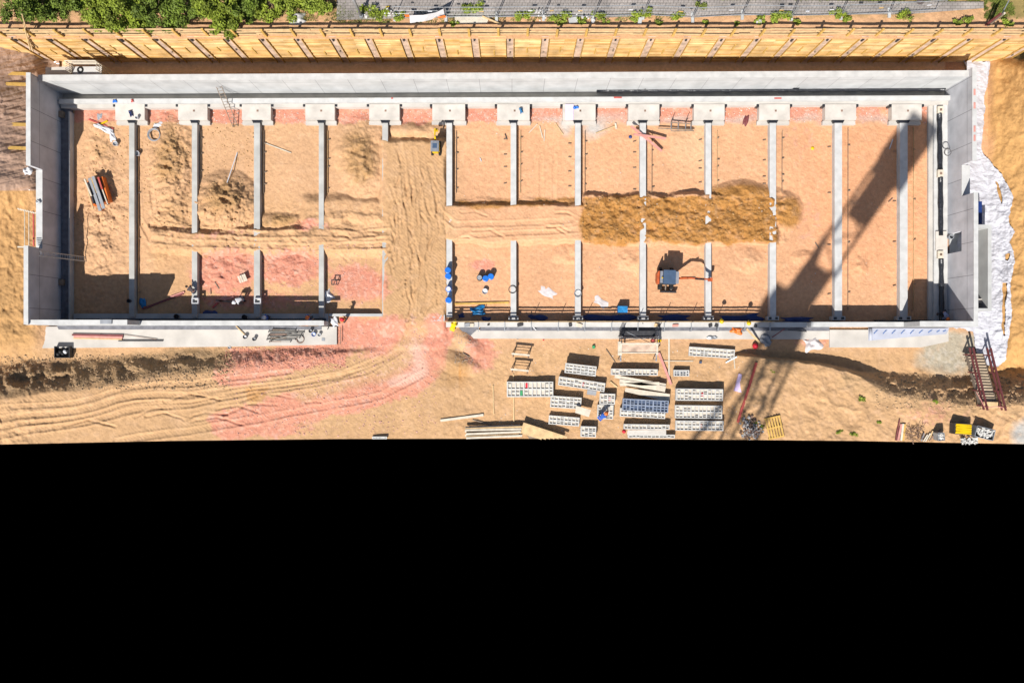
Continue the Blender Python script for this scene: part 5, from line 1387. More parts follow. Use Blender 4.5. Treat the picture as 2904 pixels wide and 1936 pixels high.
# hollow-backed white bag shapes
def cloth(px, py, z, w, d, h, rz, mat, label, name='sheet', cat='sheet', seed=1, n=12, grp=None):
    q = W(px, py, z); rs = np.random.RandomState(seed)
    vs = []; fs = []
    ph = rs.rand(6) * 6.28
    for j in range(n + 1):
        for i in range(n + 1):
            u = i / n * 2 - 1; v = j / n * 2 - 1
            uu = u * (1 + .18 * math.sin(3 * v + ph[0])); vv = v * (1 + .18 * math.sin(3.3 * u + ph[1]))
            x = uu * w / 2; y = vv * d / 2
            e = max(0, 1 - max(abs(u), abs(v)) ** 4)
            zz = z + .015 + h * e * (.55 + .25 * math.sin(5 * u + ph[2] + 2 * v) + .2 * math.sin(7 * v + ph[3]) * math.cos(4 * u + ph[4]))
            c, s_ = math.cos(rz), math.sin(rz)
            vs.append((q.x + x * c - y * s_, q.y + x * s_ + y * c, zz))
    for j in range(n):
        for i in range(n):
            a = j * (n + 1) + i; fs.append((a, a + 1, a + n + 2, a + n + 1))
    mb = MB(); mb.add(vs, fs)
    return tag(mb.build(name, MT[mat], smooth=True), label, cat, grp)
TS = 'sheets and tarpaulins in the pit'
cloth(296, 365, gz(296, 365), 1.7, .45, .25, R(-25), 'white', 'crumpled white sack by the red barrier bar in the western bay', seed=2)
cloth(318, 385, gz(318, 385), .45, .9, .2, R(15), 'white', 'white rag trailing from the crumpled sack toward the bucket', seed=3)
gpost(252, 339, 322, 366, 'redp', 'red barrier bar lying beside the white sack in the western bay', .12, 'barrier_bar')
gpost(278, 356, 305, 343, 'yellow', 'yellow bar crossing the red barrier bar', .12, 'barrier_bar')
cloth(282, 331, gz(282, 331), .5, .5, .06, .2, 'grey', 'grey scrap of sheet near the red barrier bar', seed=4)
cloth(450, 355, gz(450, 355), .8, .4, .15, .3, 'white', 'white rag on the pink rubble beside the hose coil', seed=5)
cloth(1552, 828, gz(1552, 828), 1.4, .7, .03, R(-28), 'film', 'pale blue-grey plastic sheet on the sand between the seventh and eighth beams', seed=6, grp=TS)
cloth(1704, 857, gz(1704, 857), 1.2, .6, .03, R(-35), 'film', 'pale plastic sheet on the sand west of the blue bin', seed=7, grp=TS)
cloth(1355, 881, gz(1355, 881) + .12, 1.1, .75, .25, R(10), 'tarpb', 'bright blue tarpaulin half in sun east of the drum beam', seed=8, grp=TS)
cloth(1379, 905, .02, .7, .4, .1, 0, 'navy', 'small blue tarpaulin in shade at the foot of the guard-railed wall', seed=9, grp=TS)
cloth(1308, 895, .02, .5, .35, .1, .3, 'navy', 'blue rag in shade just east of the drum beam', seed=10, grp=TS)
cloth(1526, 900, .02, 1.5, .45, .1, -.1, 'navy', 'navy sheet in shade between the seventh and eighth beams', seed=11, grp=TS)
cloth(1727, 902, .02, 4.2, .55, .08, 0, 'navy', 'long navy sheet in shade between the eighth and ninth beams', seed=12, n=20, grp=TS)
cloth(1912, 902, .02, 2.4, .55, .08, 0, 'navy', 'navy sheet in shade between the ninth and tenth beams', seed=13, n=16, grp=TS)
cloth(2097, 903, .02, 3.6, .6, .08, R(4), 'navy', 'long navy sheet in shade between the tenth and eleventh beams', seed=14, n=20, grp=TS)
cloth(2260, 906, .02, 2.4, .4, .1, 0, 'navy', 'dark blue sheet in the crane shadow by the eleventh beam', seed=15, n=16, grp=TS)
cloth(405, 858, .05, .5, .75, .15, .2, 'tarpb', 'blue tarpaulin scrap in shade east of the first beam', seed=16, grp=TS)
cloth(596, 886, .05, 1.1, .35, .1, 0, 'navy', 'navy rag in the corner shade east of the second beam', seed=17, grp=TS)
cloth(930, 838, gz(930, 838), .75, 1.0, .28, .5, 'white', 'white sack with dark writing-like stains at the south end of the fourth beam', 'sack', 'sack', seed=18, grp='white sacks')
cloth(948, 912, .23, .55, .8, .2, .35, 'white', 'white sack on the slab end beside the worker with a red cap', 'sack', 'sack', seed=19, grp='white sacks')
cloth(2305, 975, gz(2305, 975), 1.4, 1.1, .35, .3, 'film', 'crumpled pale grey film on the sand beside the wide slab', seed=20)
cloth(2172, 965, .2, .8, 1.0, .4, .6, 'grey', 'crumpled grey film hanging over the slab edge at the crane shadow', seed=21)
cloth(2019, 957, .17, .8, .3, .15, 0, 'steel', 'silvery crumpled film on the narrow slab north of the lone formwork panel', seed=22)
cloth(2088, 938, .2, .95, .5, .3, -.2, 'orange', 'yellow-orange tarpaulin bundle on the slab below the helmets', seed=23)
cloth(372, 322, .67, .28, .5, .3, .3, 'navy', 'dark bundle of clothes on the first footing pad', 'bundle', 'bundle', seed=24)
cloth(1478, 314, .67, .25, .45, .35, .2, 'tarpb', 'blue bundle on the footing pad at the seventh beam', 'bundle', 'bundle', seed=25)
cloth(1633, 305, .67, .45, .25, .2, .1, 'blue', 'bright blue rag on the footing pad with the pink sheet', 'bundle', 'bundle', seed=26)
cloth(326, 287, .93, .35, .25, .15, .1, 'blue', 'small blue rag on the edge beam near its west end', 'bundle', 'bundle', seed=27)
cloth(376, 286, .93, .22, .25, .15, .1, 'redp', 'small red rag on the edge beam near its west end', 'bundle', 'bundle', seed=28)
sheet('foam_board', [(1604, 296), (1626, 296), (1626, 341), (1604, 341)], .70, 'lilac', 'pale pink board lying on the footing pad beside the bright blue rag', 'board')
for px, py, w_, h_, m_, lab in ((1850, 281, .2, .8, 'x', ''),): pass
t = thing('storage_bin', W(1768, 878, 0), 'bright blue plastic bin standing on the sand near the ninth beam', 'bin')
q = W(1766, 877, .75); mb = MB(); mb.box((q.x, q.y, .36), (.78, .5, .7)); mb.build('bin_shell', MT['blue'], t)
mb = MB(); mb.box((q.x, q.y, .73), (.82, .54, .05)); mb.build('lid', MT['tarpb'], t)
t = thing('work_stool', W(949, 800, 0), 'small black metal stool frame on the pink rubble west of the entrance', 'stool')
for sx in (-1, 1):
    for sy in (-1, 1):
        q = W(948, 800, .5); mb = MB(); mb.bar((q.x + sx * .2, q.y + sy * .2, 0), (q.x + sx * .17, q.y + sy * .17, .5), .05, .05); mb.build('leg', MT['dsteel'], t)
mb = MB()
for sx, sy, dx, dy in ((0, .19, .5, .07), (0, -.19, .5, .07), (.21, 0, .07, .4), (-.21, 0, .07, .4)): mb.box((q.x + sx, q.y + sy, .5), (dx, dy, .06))
mb.build('seat_frame', MT['dsteel'], t)
for i, (a, b) in enumerate(((675, 783), (681, 781), (687, 779), (692, 777))):
    plank(a, b, a + 8, b + 19, .45, .15, .05, 'woodp', 'short offcut board in the row on the pink rubble, ' + NUM[i] + ' from the west', 'short boards on the rubble')
for a, b, c, d, m_, lab in ((612, 851, 690, 860, 'woodd', 'grey plank in the shade, crossing a reddish one'), (612, 857, 663, 842, 'pinkw', 'reddish plank crossing the grey one in the shade'), (603, 872, 618, 858, 'redp', 'short red plank in the shade'),
                            (404, 876, 520, 832, 'maroon', 'long dark red plank leaning out of the shade between the first two beams'), (484, 842, 523, 828, 'pinkw', 'thin pink lath at the shade edge west of the second beam'),
                            (609, 800, 621, 819, 'woodd', 'dark stick on the rubble east of the second beam'), (597, 818, 598, 834, 'rust', 'short rusty bar on the rubble beside the bending worker')):
    gpost(a, b, c, d, m_, lab, .15 if 'stick' not in lab and 'bar' not in lab else .06)
for a, b, c, d, m_, lab in ((673, 433, 644, 518, 'white', 'thin white pipe lying on the sand between the second and third beams'), (752, 406, 826, 434, 'woodp', 'long thin lath lying on the sand east of the third beam'),
                            (1500, 377, 1524, 352, 'woodp', 'pale lath north of the tyre marks, western leg'), (1530, 357, 1539, 392, 'woodp', 'pale lath north of the tyre marks, middle one'), (1543, 401, 1545, 368, 'woodp', 'pale lath north of the tyre marks, eastern one'),
                            (1575, 350, 1597, 382, 'wood', 'yellowish lath across the grey gravel patch'), (1690, 378, 1744, 358, 'wood', 'thin yellowish lath east of the eighth beam'), (1745, 350, 1748, 366, 'woodp', 'short thick lath near the pink crossed boards'),
                            (1432, 380, 1438, 396, 'dsteel', 'short dark pipe on the sand west of the seventh beam'), (1361, 448, 1365, 458, 'white', 'tiny white lath on the sand between the sixth and seventh beams'),
                            (2522, 423, 2532, 395, 'white', 'white strip beside the thirteenth beam'), (2520, 573, 2531, 562, 'rust', 'rusty bar at the edge of the crane shadow'),
                            (1312, 1000, 1330, 1012, 'woodd', 'dark stick beside the pink rubble outside the wall'), (1448, 952, 1470, 962, 'woodd', 'thin rod at the slab edge'), (2312, 688, 2322, 703, 'woodd', 'dark twig west of the crane shadow')):
    gpost(a, b, c, d, m_, lab, .07 if 'thick' not in lab else .14)
gpost(1290, 862, 1443, 858, 'woody', 'long yellow plank lying on the sand in front of the guard-railed wall', .16)
for i, (px, py, m_) in enumerate(((2305, 420, 'yellow'),)):
    q = W(px, py, .1); mb = MB(); mb.lathe((q.x, q.y, gz(px, py)), [(.14, 0), (.15, .05), (.10, .10), (.02, .12)], 12); tag(mb.build('helmet', MT[m_]), 'yellow helmet lying on the sand between the eleventh and twelfth beams', 'helmet')
q = W(1788, 388, .1); mb = MB(); mb.lathe((q.x, q.y, gz(1788, 388)), [(.13, 0), (.15, .04), (.02, .08)], 10); tag(mb.build('bowl', MT['navy']), 'small dark blue bowl on the sand west of the crossed pink boards', 'bowl')
q = W(2108, 345, .1); cloth(2115, 342, gz(2115, 342), .4, .9, .12, -.3, 'maroon', 'dark brown rag on the gravel between the tenth and eleventh beams', seed=31)
# steel props on the slab
t0 = None
for i, (a, b, c, d, r_, m_) in enumerate(((762, 940, 862, 941, .06, 'propsteel'), (764, 948, 855, 947, .05, 'rust'), (760, 953, 858, 952, .05, 'propsteel'), (766, 958, 850, 957, .05, 'woodd'), (757, 962, 838, 961, .045, 'propsteel'), (765, 968, 824, 968, .04, 'rust'), (770, 966, 842, 944, .045, 'propsteel'), (772, 935, 838, 936, .05, 'woodd'))):
    t = thing('steel_prop', W((a + c) / 2, b, .25), 'steel prop in the pile on the slab, ' + ('lying slantwise over the rest' if i == 6 else ('northernmost but one', 'third from the north', 'fourth from the north', 'fifth from the north', 'sixth from the north', 'southernmost', '', 'northernmost')[i]), 'prop', 'steel props on the slab')
    z_ = .30 + .08 * (i % 2) + (.14 if i == 6 else 0)
    p0 = W(a, b, z_); p1 = W(c, d, z_); pm = p0.lerp(p1, .55)
    mb = MB(); mb.tube(p0, pm, r_, 8); mb.build('outer_tube', MT[m_], t)
    mb = MB(); mb.tube(pm, p1, r_ * .75, 8); mb.build('inner_tube', MT['propsteel'], t)
    mb = MB(); mb.box(p0, (.03, .16, .16)); mb.build('foot_plate', MT['dsteel'], t); mb = MB(); mb.box(p1, (.03, .16, .16)); mb.build('foot_plate', MT['dsteel'], t)
for a, b, c, d, m_, w_, lab in ((205, 949, 350, 951, 'maroon', .14, 'dark red steel beam lying on the slab, shaded upper one'), (210, 954, 348, 957, 'pinkw', .16, 'pink steel beam lying on the slab'), (208, 959, 346, 962, 'wood', .10, 'yellow timber lying along the pink beam on the slab'),
                               (336, 966, 462, 966, 'dsteel', .09, 'dark steel bar lying on the slab east of the pink beam'), (284, 947, 312, 951, 'dsteel', .05, 'thin dark rod on the slab north of the pink beam'), (352, 949, 445, 962, 'rust', .035, 'thin rusty rod slanting east of the pink beam'),
                               (669, 924, 695, 950, 'wood', .07, 'wooden broom handle leaning over a dark bucket'), (929, 934, 939, 907, 'dsteel', .06, 'shovel lying by the white sack at the slab end'), (966, 930, 966, 975, 'rust', .05, 'thin rusty stake along the slab end')):
    plank(a, b, c, d, .30, w_, w_, m_, lab, None, 'plank' if m_ in ('wood',) else 'steel_beam' if w_ > .08 else 'rod')
# tray of orange bottles on the front wall
q = W(870, 919, 1.95)
t = thing('tool_tray', (q.x, q.y, 1.9), 'long tray on the front wall holding orange caps near the entrance', 'tray')
mb = MB(); mb.box((q.x + .15, q.y, 1.93), (1.6, .36, .05)); mb.build('tray_base', MT['woodd'], t)
for i in range(6):
    x = q.x - .42 + i * .16 + rnd.uniform(-.02, .02); mb = MB(); mb.lathe((x, q.y + rnd.uniform(-.06, .06), 1.96), [(.07, 0), (.085, .1), (.06, .16), (.03, .18)], 8)
    tag(mb.build('orange_cap', MT['orange']), 'orange plastic cap lying in the tray on the front wall, ' + NUM[i] + ' from the west', 'cap', 'orange caps in the tray')
# wire crate by the slab
def crate(px, py, z, w, d, h, rz, shell, label, name='crate'):
    q = W(px, py, z + h)
    t = thing(name, (q.x, q.y, z), label, 'crate', 'crates at the yard edges')
    c, s_ = math.cos(rz), math.sin(rz)
    f = lambda x, y: (q.x + x * c - y * s_, q.y + x * s_ + y * c)
    for x, y, lx, ly in ((-w / 2, 0, .05, d), (w / 2, 0, .05, d), (0, -d / 2, w, .05), (0, d / 2, w, .05)):
        mb = MB(); p = f(x, y); mb.box((p[0], p[1], z + h / 2), (lx, ly, h), rz); mb.build('side_panel', MT[shell], t)
    mb = MB(); mb.box((q.x, q.y, z + .03), (w - .06, d - .06, .05), rz); mb.build('bottom', MT['woodd'], t)
    return t, f
t, f = crate(175, 998, gz(175, 1008), 1.25, .95, .62, 0, 'dsteel', 'dark crate filled with black sacks beside the west end of the slab')
for i in range(5):
    p = f(-.4 + .2 * i, rnd.uniform(-.2, .2)); mb = MB(); mb.lathe((p[0], p[1], gz(175, 1008) + .3), [(.1, 0), (.2, .1), (.17, .22), (.05, .3)], 8)
    tag(mb.build('sack', MT['black'] if i != 3 else MT['white'], smooth=True), ('black sack' if i != 3 else 'white sack') + ' in the dark crate by the slab, ' + NUM[i] + ' from the west', 'sack', 'sacks in the dark crate')
for px, py, w_, d_, m_, rz_, lab, fill in ((2732, 1216, 1.35, .85, 'dsteel', R(-3), 'crate of yellow timber at the south-east edge', 'y'), (2794, 1228, 1.5, .85, 'steel', R(-14), 'mesh crate full of grey couplers east of the yellow timber crate', 'g'), (2670, 1238, .5, .6, 'steel', R(5), 'small crate of grey couplers left of the yellow timber crate', 'g')):
    zb_ = gz(px, py + 12)
    t, f = crate(px, py, zb_, w_, d_, .8, rz_, m_, lab)
    if fill == 'y':
        for i in range(8):
            a = f(-w_ / 2 + .05 + .02 * (i % 3), -d_ / 2 + .08 + i * .10); b = f(w_ / 2 - .02, -d_ / 2 + .06 + i * .10)
            mb = MB(); mb.bar((*a, zb_ + .75 + .04 * (i % 2)), (*b, zb_ + .75 + .04 * ((i + 1) % 2)), .10, .1)
            tag(mb.build('timber', MT['yellow']), 'bright yellow timber in the south-east crate, ' + NUM[i] + ' from the south', 'timber', 'yellow timbers in the crate')
    else:
        mb = MB()
        for i in range(70 if w_ > 1 else 30):
            p = f(rnd.uniform(-w_ / 2 + .1, w_ / 2 - .1), rnd.uniform(-d_ / 2 + .1, d_ / 2 - .1)); aa = rnd.uniform(0, 3.14)
            mb.bar((p[0] - .11 * math.cos(aa), p[1] - .11 * math.sin(aa), zb_ + .6 + rnd.uniform(0, .2)), (p[0] + .11 * math.cos(aa), p[1] + .11 * math.sin(aa), zb_ + .6 + rnd.uniform(0, .25)), .08, .05)
        tag(mb.build('couplers', MT['form']), 'heap of grey scaffold couplers inside the ' + ('small' if w_ < 1 else 'large') + ' mesh crate', 'couplers', None, 'stuff')
mb = MB()
for i in range(60):
    p = W(2745 + rnd.uniform(-22, 24), 1250 + rnd.uniform(-8, 6), gz(2745, 1245) + .1); aa = rnd.uniform(0, 3.14)
    mb.bar((p.x - .12 * math.cos(aa), p.y - .12 * math.sin(aa), p.z + rnd.uniform(0, .25)), (p.x + .12 * math.cos(aa), p.y + .12 * math.sin(aa), p.z + rnd.uniform(0, .25)), .08, .05)
tag(mb.build('couplers', MT['form']), 'loose heap of grey couplers south of the yellow timber crate', 'couplers', None, 'stuff')
for i, (a, b, c, d, m_) in enumerate(((2551, 1189, 2540, 1248, 'maroon'), (2556, 1202, 2546, 1249, 'pinkw'), (2561, 1201, 2555, 1249, 'woodp'), (2566, 1202, 2560, 1249, 'woody'), (2621, 1228, 2612, 1250, 'steel'), (2630, 1232, 2618, 1251, 'woodp'), (2638, 1228, 2624, 1251, 'woodp'), (2645, 1221, 2632, 1251, 'wood'), (2670, 1215, 2634, 1249, 'rust'))):
    gpost(a, b, c, d, m_, ('dark red pole', 'pink plank', 'pale plank', 'yellow plank', 'steel channel', 'first pale offcut', 'second pale offcut', 'yellowish offcut', 'long rusty pole')[i] + ' in the scrap row at the south-east edge', .16 if i in (1, 2, 3) else .10, dz=.14)
mb = MB()
for i in range(90):
    p = W(2592 + rnd.uniform(-22, 22), 1226 + rnd.uniform(-20, 20), gz(2592, 1226) + .05); aa = rnd.uniform(0, 6.28); L = rnd.uniform(.15, .45)
    mb.tube((p.x, p.y, p.z + rnd.uniform(0, .3)), (p.x + L * math.cos(aa), p.y + L * math.sin(aa), p.z + rnd.uniform(0, .3)), .018, 4)
tag(mb.build('brushwood', MT['rust']), 'tangled heap of brushwood and wire beside the plank row at the south-east edge', 'brushwood', None, 'stuff')
# pallet and rubbish heap
t = thing('pallet', W(2197, 1212, 0), 'wooden pallet lying on the sand east of the rubbish heap', 'pallet')
zq = gz(2197, 1212); an = R(12)
q = W(2197, 1212, zq + .2)
f = lambda x, y: (q.x + x * math.cos(an) - y * math.sin(an), q.y + x * math.sin(an) + y * math.cos(an))
for y in (-.85, 0, .85):
    mb = MB(); p = f(0, y); mb.box((p[0], p[1], zq + .10), (1.35, .12, .12), an); mb.build('bearer', MT['woody'], t)
for i in range(6):
    mb = MB(); p = f(-.58 + i * .23, 0); mb.box((p[0], p[1], zq + .19), (.13, 1.85, .03), an); mb.build('deck_board', MT['woody'], t)
rs = random.Random(5)
mats = ['rubble', 'rust', 'woodp', 'steel', 'rubble', 'woodd', 'grey']
mb = MB(); mb2 = MB()
for i in range(170):
    px, py = 2128 + rs.gauss(0, 14), 1216 + rs.gauss(0, 15)
    if py > 1244: continue
    p = W(px, py, gz(px, py)); hgt = .35 * math.exp(-((px - 2128) ** 2 + (py - 1216) ** 2) / 350)
    aa = rs.uniform(0, 6.28); L = rs.uniform(.06, .28)
    (mb if i % 2 else mb2).bar((p.x, p.y, p.z + hgt), (p.x + L * math.cos(aa), p.y + L * math.sin(aa), p.z + hgt + rs.uniform(0, .15)), rs.uniform(.05, .2), .05)
tag(mb.build('rubbish_heap', MT['rubble']), 'heap of grey rubbish and torn film between the red beam and the pallet', 'rubbish', None, 'stuff'); tag(mb2.build('rubbish_scraps', MT['rust']), 'rusty scraps mixed into the rubbish heap by the pallet', 'rubbish', None, 'stuff')
q = W(2144, 981, .4); mb = MB(); mb.lathe((q.x, q.y, gz(2144, 985)), [(.2, 0), (.26, .2), (.2, .4), (.06, .5)], 10); tag(mb.build('bag', MT['red'], smooth=True), 'bright red bag on the sand under the crane shadow', 'bag')
q = W(1769, 1222, .4); mb = MB(); mb.lathe((q.x, q.y, .45), [(.14, 0), (.18, .1), (.12, .22), (.03, .3)], 9); tag(mb.build('bag', MT['red'], smooth=True), 'small red bag beside the southern formwork stack', 'bag')
small('tub', 1683, 984, gz(1683, 984), .22, .25, .2, .2, 'green', 'small green tub on the sand north of the short tilted formwork panel', 'tub')
small('clip', 1541, 964, gz(1541, 964), .12, .1, .06, .2, 'red', 'tiny red clip on the sand north of the formwork yard', 'clip')
small('box', 1986, 1027, gz(1986, 1027), .2, .22, .15, .0, 'plyn', 'small blue-grey box on the sand south of the lone formwork panel', 'box')
small('drain_cover', 917, 962, .225, .3, .26, .02, 0, 'grey', 'square grey plate on the slab end by the steel props', 'plate')
for a, b, c, d, m_, lab in ((2117, 932, 2155, 972, 'wood', 'thick pale timber leaning from the low wall onto the sand at the crane shadow'), (2225, 932, 2190, 956, 'maroon', 'dark red bar lying across the slab at the crane shadow'), (2235, 934, 2287, 940, 'dsteel', 'dark bar along the wall east of the crossed bars'), (1495, 911, 1520, 936, 'white', 'thin white lath across the low wall near its west end'), (1822, 916, 1850, 944, 'cable', 'dark cable hanging over the low wall at the ninth beam')):
    plank(a, b, c, d, 1.0, .16 if 'thick' in lab else .07, .06, m_, lab, None, 'plank' if m_ in ('wood', 'white') else 'metal_bar', .25)
# plank frame west of the notch
t = thing('ladder_rack', W(85, 640, 2.0), 'narrow frame of pipes and slats leaning outside the notch of the end wall', 'pipe frame')
for px in (70, 82):
    mb = MB(); mb.tube(W(px, 595, 2.6), W(px, 700, 2.6), .04); mb.build('pipe', MT['woodp'], t)
mb = MB(); mb.bar(W(95, 598, 2.6), W(96, 698, 2.6), .1, .1); mb.build('red_bar', MT['redp'], t)
for i in range(8):
    mb = MB(); mb.bar(W(50 + i * 7, 591 + i * 1.7, 2.8), W(56 + i * 7, 595 + i * 1.7, 2.8), .1, .05); mb.build('slat', MT['woodp'], t)
for i in range(5):
    mb = MB(); mb.tube(W(103 + i, 676 + i * 5, 3.1), W(116 + i, 676 + i * 4.6, 3.1), .03); mb.build('rung', MT['steel'], t)
plank(50, 700, 74, 701, 3.6, .1, .06, 'woodp', 'pale stick poking out west at the southern step of the end wall')
cloth(79, 485, gz(79, 485) + .3, .7, .6, .3, .2, 'white', 'crumpled white bag on the plastic sheet beside the wall notch', 'sack', 'sack', seed=41)
cloth(108, 572, 3.15, .35, .3, .1, .2, 'steel', 'small piece of foil on top of the wall notch', 'scrap', 'scrap', seed=42)

# ------------------------------------------------------------------ edging boards beside the beams
for i, (a, b) in enumerate(BX):
    if i in (4,): continue
    ye0, ye1 = (362, 880) if i in (0, 11, 12) else ((372, 548) if i > 0 else (362, 880))
    xb = b + 12 + (0 if i < 8 else 5)
    t = thing('edging_board', W(xb, (ye0 + ye1) / 2, 0), 'thin edging board with stakes in the sand on the east side of the %s beam' % NUM[i], 'edging board', 'edging boards along the beams')
    z0 = .10
    mb = MB(); mb.bar(W(xb, ye0, z0), W(xb - .5, ye1, z0), .025, .12); mb.build('board', MT['woodd'] if i % 3 else MT['wood'], t)
    for k_ in range(4):
        py = ye0 + (ye1 - ye0) * (k_ + .5) / 4 + rnd.uniform(-15, 15)
        mb = MB(); mb.bar(W(xb - 1, py, .12), W(xb + 4 + rnd.uniform(0, 3), py + rnd.uniform(-2, 1), .12), .05, .08); mb.build('stake', MT['woodd'], t)
        if i > 4: 
            mb = MB(); mb.bar(W(a - 20, py + 6, .1), W(a - 11, py + 5 + rnd.uniform(-2, 2), .1), .05, .06); mb.build('stake', MT['woodd'], t)

# ------------------------------------------------------------------ stones and clods lying about (nobody could count them)
def scatter(name, n, region, r0, r1, mat, label, seed):
    rs = np.random.RandomState(seed)
    x0, x1, y0, y1 = region
    px = rs.uniform(x0, x1, n); py = rs.uniform(y0, y1, n)
    z = zfun(px, py)
    ok = py < np.interp(px, CUTX, CUTY) - 2
    base = np.array([[1, 0, 0], [-.5, .87, 0], [-.5, -.87, 0], [.5, .87, .0], [.1, .1, .9], [0, 0, -.6]])
    fc = np.array([[0, 3, 4], [3, 1, 4], [1, 2, 4], [2, 0, 4], [3, 0, 5], [1, 3, 5], [2, 1, 5], [0, 2, 5]])
    V = []; Fc = []; k = 0
    for i in range(n):
        if not ok[i]: continue
        r = r0 + (r1 - r0) * rs.rand() ** 3
        a = rs.rand() * 6.28; c, s_ = math.cos(a), math.sin(a)
        p = W(px[i], py[i], z[i])
        b = base * (.7 + .6 * rs.rand(6, 3)) * r
        V.append(np.stack([p.x + b[:, 0] * c - b[:, 1] * s_, p.y + b[:, 0] * s_ + b[:, 1] * c, p.z + b[:, 2] * .8], 1)); Fc.append(fc + k); k += 6
    o = fast_mesh(name, np.concatenate(V), np.concatenate(Fc), mat, False)
    return tag(o, label, 'rubble', None, 'stuff')
scatter('brick_chips', 1600, (640, 1240, 925, 1235), .03, .10, M('brick_chip', (.62, .36, .29), .9, .35, 7), 'scattered chips of pink brick on the sand road and ramp', 3)
scatter('brick_chips', 700, (570, 1085, 690, 880), .03, .09, M('brick_chip_b', (.62, .36, .29), .9, .35, 7), 'scattered chips of pink brick in the bays west of the entrance', 4)
scatter('gravel_chips', 1500, (425, 2640, 303, 352), .025, .075, M('gravel_chip', (.66, .58, .52), .9, .3, 7), 'pale gravel chips on the rubble between the footing pads', 5)
scatter('gravel_chips', 260, (1290, 1340, 945, 1030), .03, .08, MT['stone'], 'chips spilling from the rubble cone at the wall end', 6)
scatter('soil_clods', 1900, (0, 660, 1005, 1105), .04, .16, M('dark_clod', (.42, .28, .16), .95, .3, 5), 'dark clods of soil on the shoulder of the ramp', 7)
scatter('soil_clods', 900, (640, 980, 985, 1045), .04, .12, M('pink_clod', (.60, .27, .20), .95, .3, 5), 'reddish clods of rubble soil on the shoulder of the ramp', 8)
scatter('soil_clods', 900, (1650, 2205, 548, 690), .03, .11, M('sand_clod', (.46, .27, .11), .95, .25, 5), 'clods of damp sand on the long dark heap', 9)
scatter('soil_clods', 1400, (190, 720, 360, 660), .03, .12, M('sand_clod_b', (.50, .31, .15), .95, .25, 5), 'clods of sand in the rough western bays', 10)
scatter('litter', 420, (1290, 2600, 355, 880), .02, .07, M('litter', (.62, .52, .45), .9, .4, 9), 'tiny pale litter scattered over the sand of the eastern bays', 11)
scatter('litter', 500, (1380, 2150, 965, 1240), .02, .07, M('litter_b', (.66, .56, .47), .9, .4, 9), 'tiny pale litter scattered over the formwork yard', 12)
scatter('soil_clods', 1000, (2480, 2900, 1060, 1160), .03, .13, M('bank_clod', (.45, .30, .17), .95, .25, 5), 'clods of earth on the eastern bank', 13)

# ------------------------------------------------------------------ plants
def leaf_cloud(n, centers, size, rs, flat=.35):
    """n leaf quads spread through overlapping clumps: (cx, cy, cz, rx, ry, rz)"""
    cs = np.array(centers); w = (cs[:, 3] * cs[:, 4] * cs[:, 5]) ** .66; w /= w.sum()
    k = rs.choice(len(cs), n, p=w)
    d = rs.randn(n, 3); d /= np.linalg.norm(d, axis=1)[:, None]
    r = rs.rand(n) ** .45
    p = cs[k, :3] + d * r[:, None] * cs[k, 3:6]
    s = size * (.55 + .9 * rs.rand(n))
    nrm = rs.randn(n, 3) * .7 + np.array([0, 0, .8]); nrm /= np.linalg.norm(nrm, axis=1)[:, None]
    t = np.cross(nrm, rs.randn(n, 3)); t /= np.linalg.norm(t, axis=1)[:, None]
    b = np.cross(nrm, t)
    L = (s * .75)[:, None]; Wd = (s * .45)[:, None]
    V = np.stack([p - t * L, p + b * Wd, p + t * L, p - b * Wd], 1).reshape(-1, 3)
    Fq = np.arange(n * 4).reshape(-1, 4)
    return V, Fq
def tree(px, py, zb, height, rad, n, mat, label, seed, size=.125, clumps=22, grp='trees and bushes along the street side', name='tree', low=.25):
    rs = np.random.RandomState(seed)
    l = W(px, py, zb)
    t = thing(name, l, label, 'tree' if name == 'tree' else 'bush', grp)
    cen = []
    for i in range(clumps):
        a = rs.rand() * 6.28; r = rad * rs.rand() ** .5 * .9
        z = height * (low + (1 - low) * rs.rand() * (1 - .45 * (r / rad) ** 2))
        q = rad * rs.uniform(.14, .36)
        cen.append((r * math.cos(a), r * math.sin(a), z, q * 1.1, q * 1.1, q * .75))
    V, Fq = leaf_cloud(int(n * 1.5), cen, size, rs)
    o = fast_mesh('crown', V, Fq, MT[mat], False); o.parent = t
    o.location = (0, 0, 0)
    mb = MB(); mb.tube(l + Vector((0, 0, -.2)), l + Vector((.05, .05, height * .55)), .05 + .015 * height, 8, .03)
    mb.build('trunk', MT['bark'], t)
    for c in cen[:6]:
        mb = MB(); mb.tube(l + Vector((.03, .03, height * .3)), l + Vector(c[:3]), .03, 5, .012); mb.build('limb', MT['bark'], t)
    return t
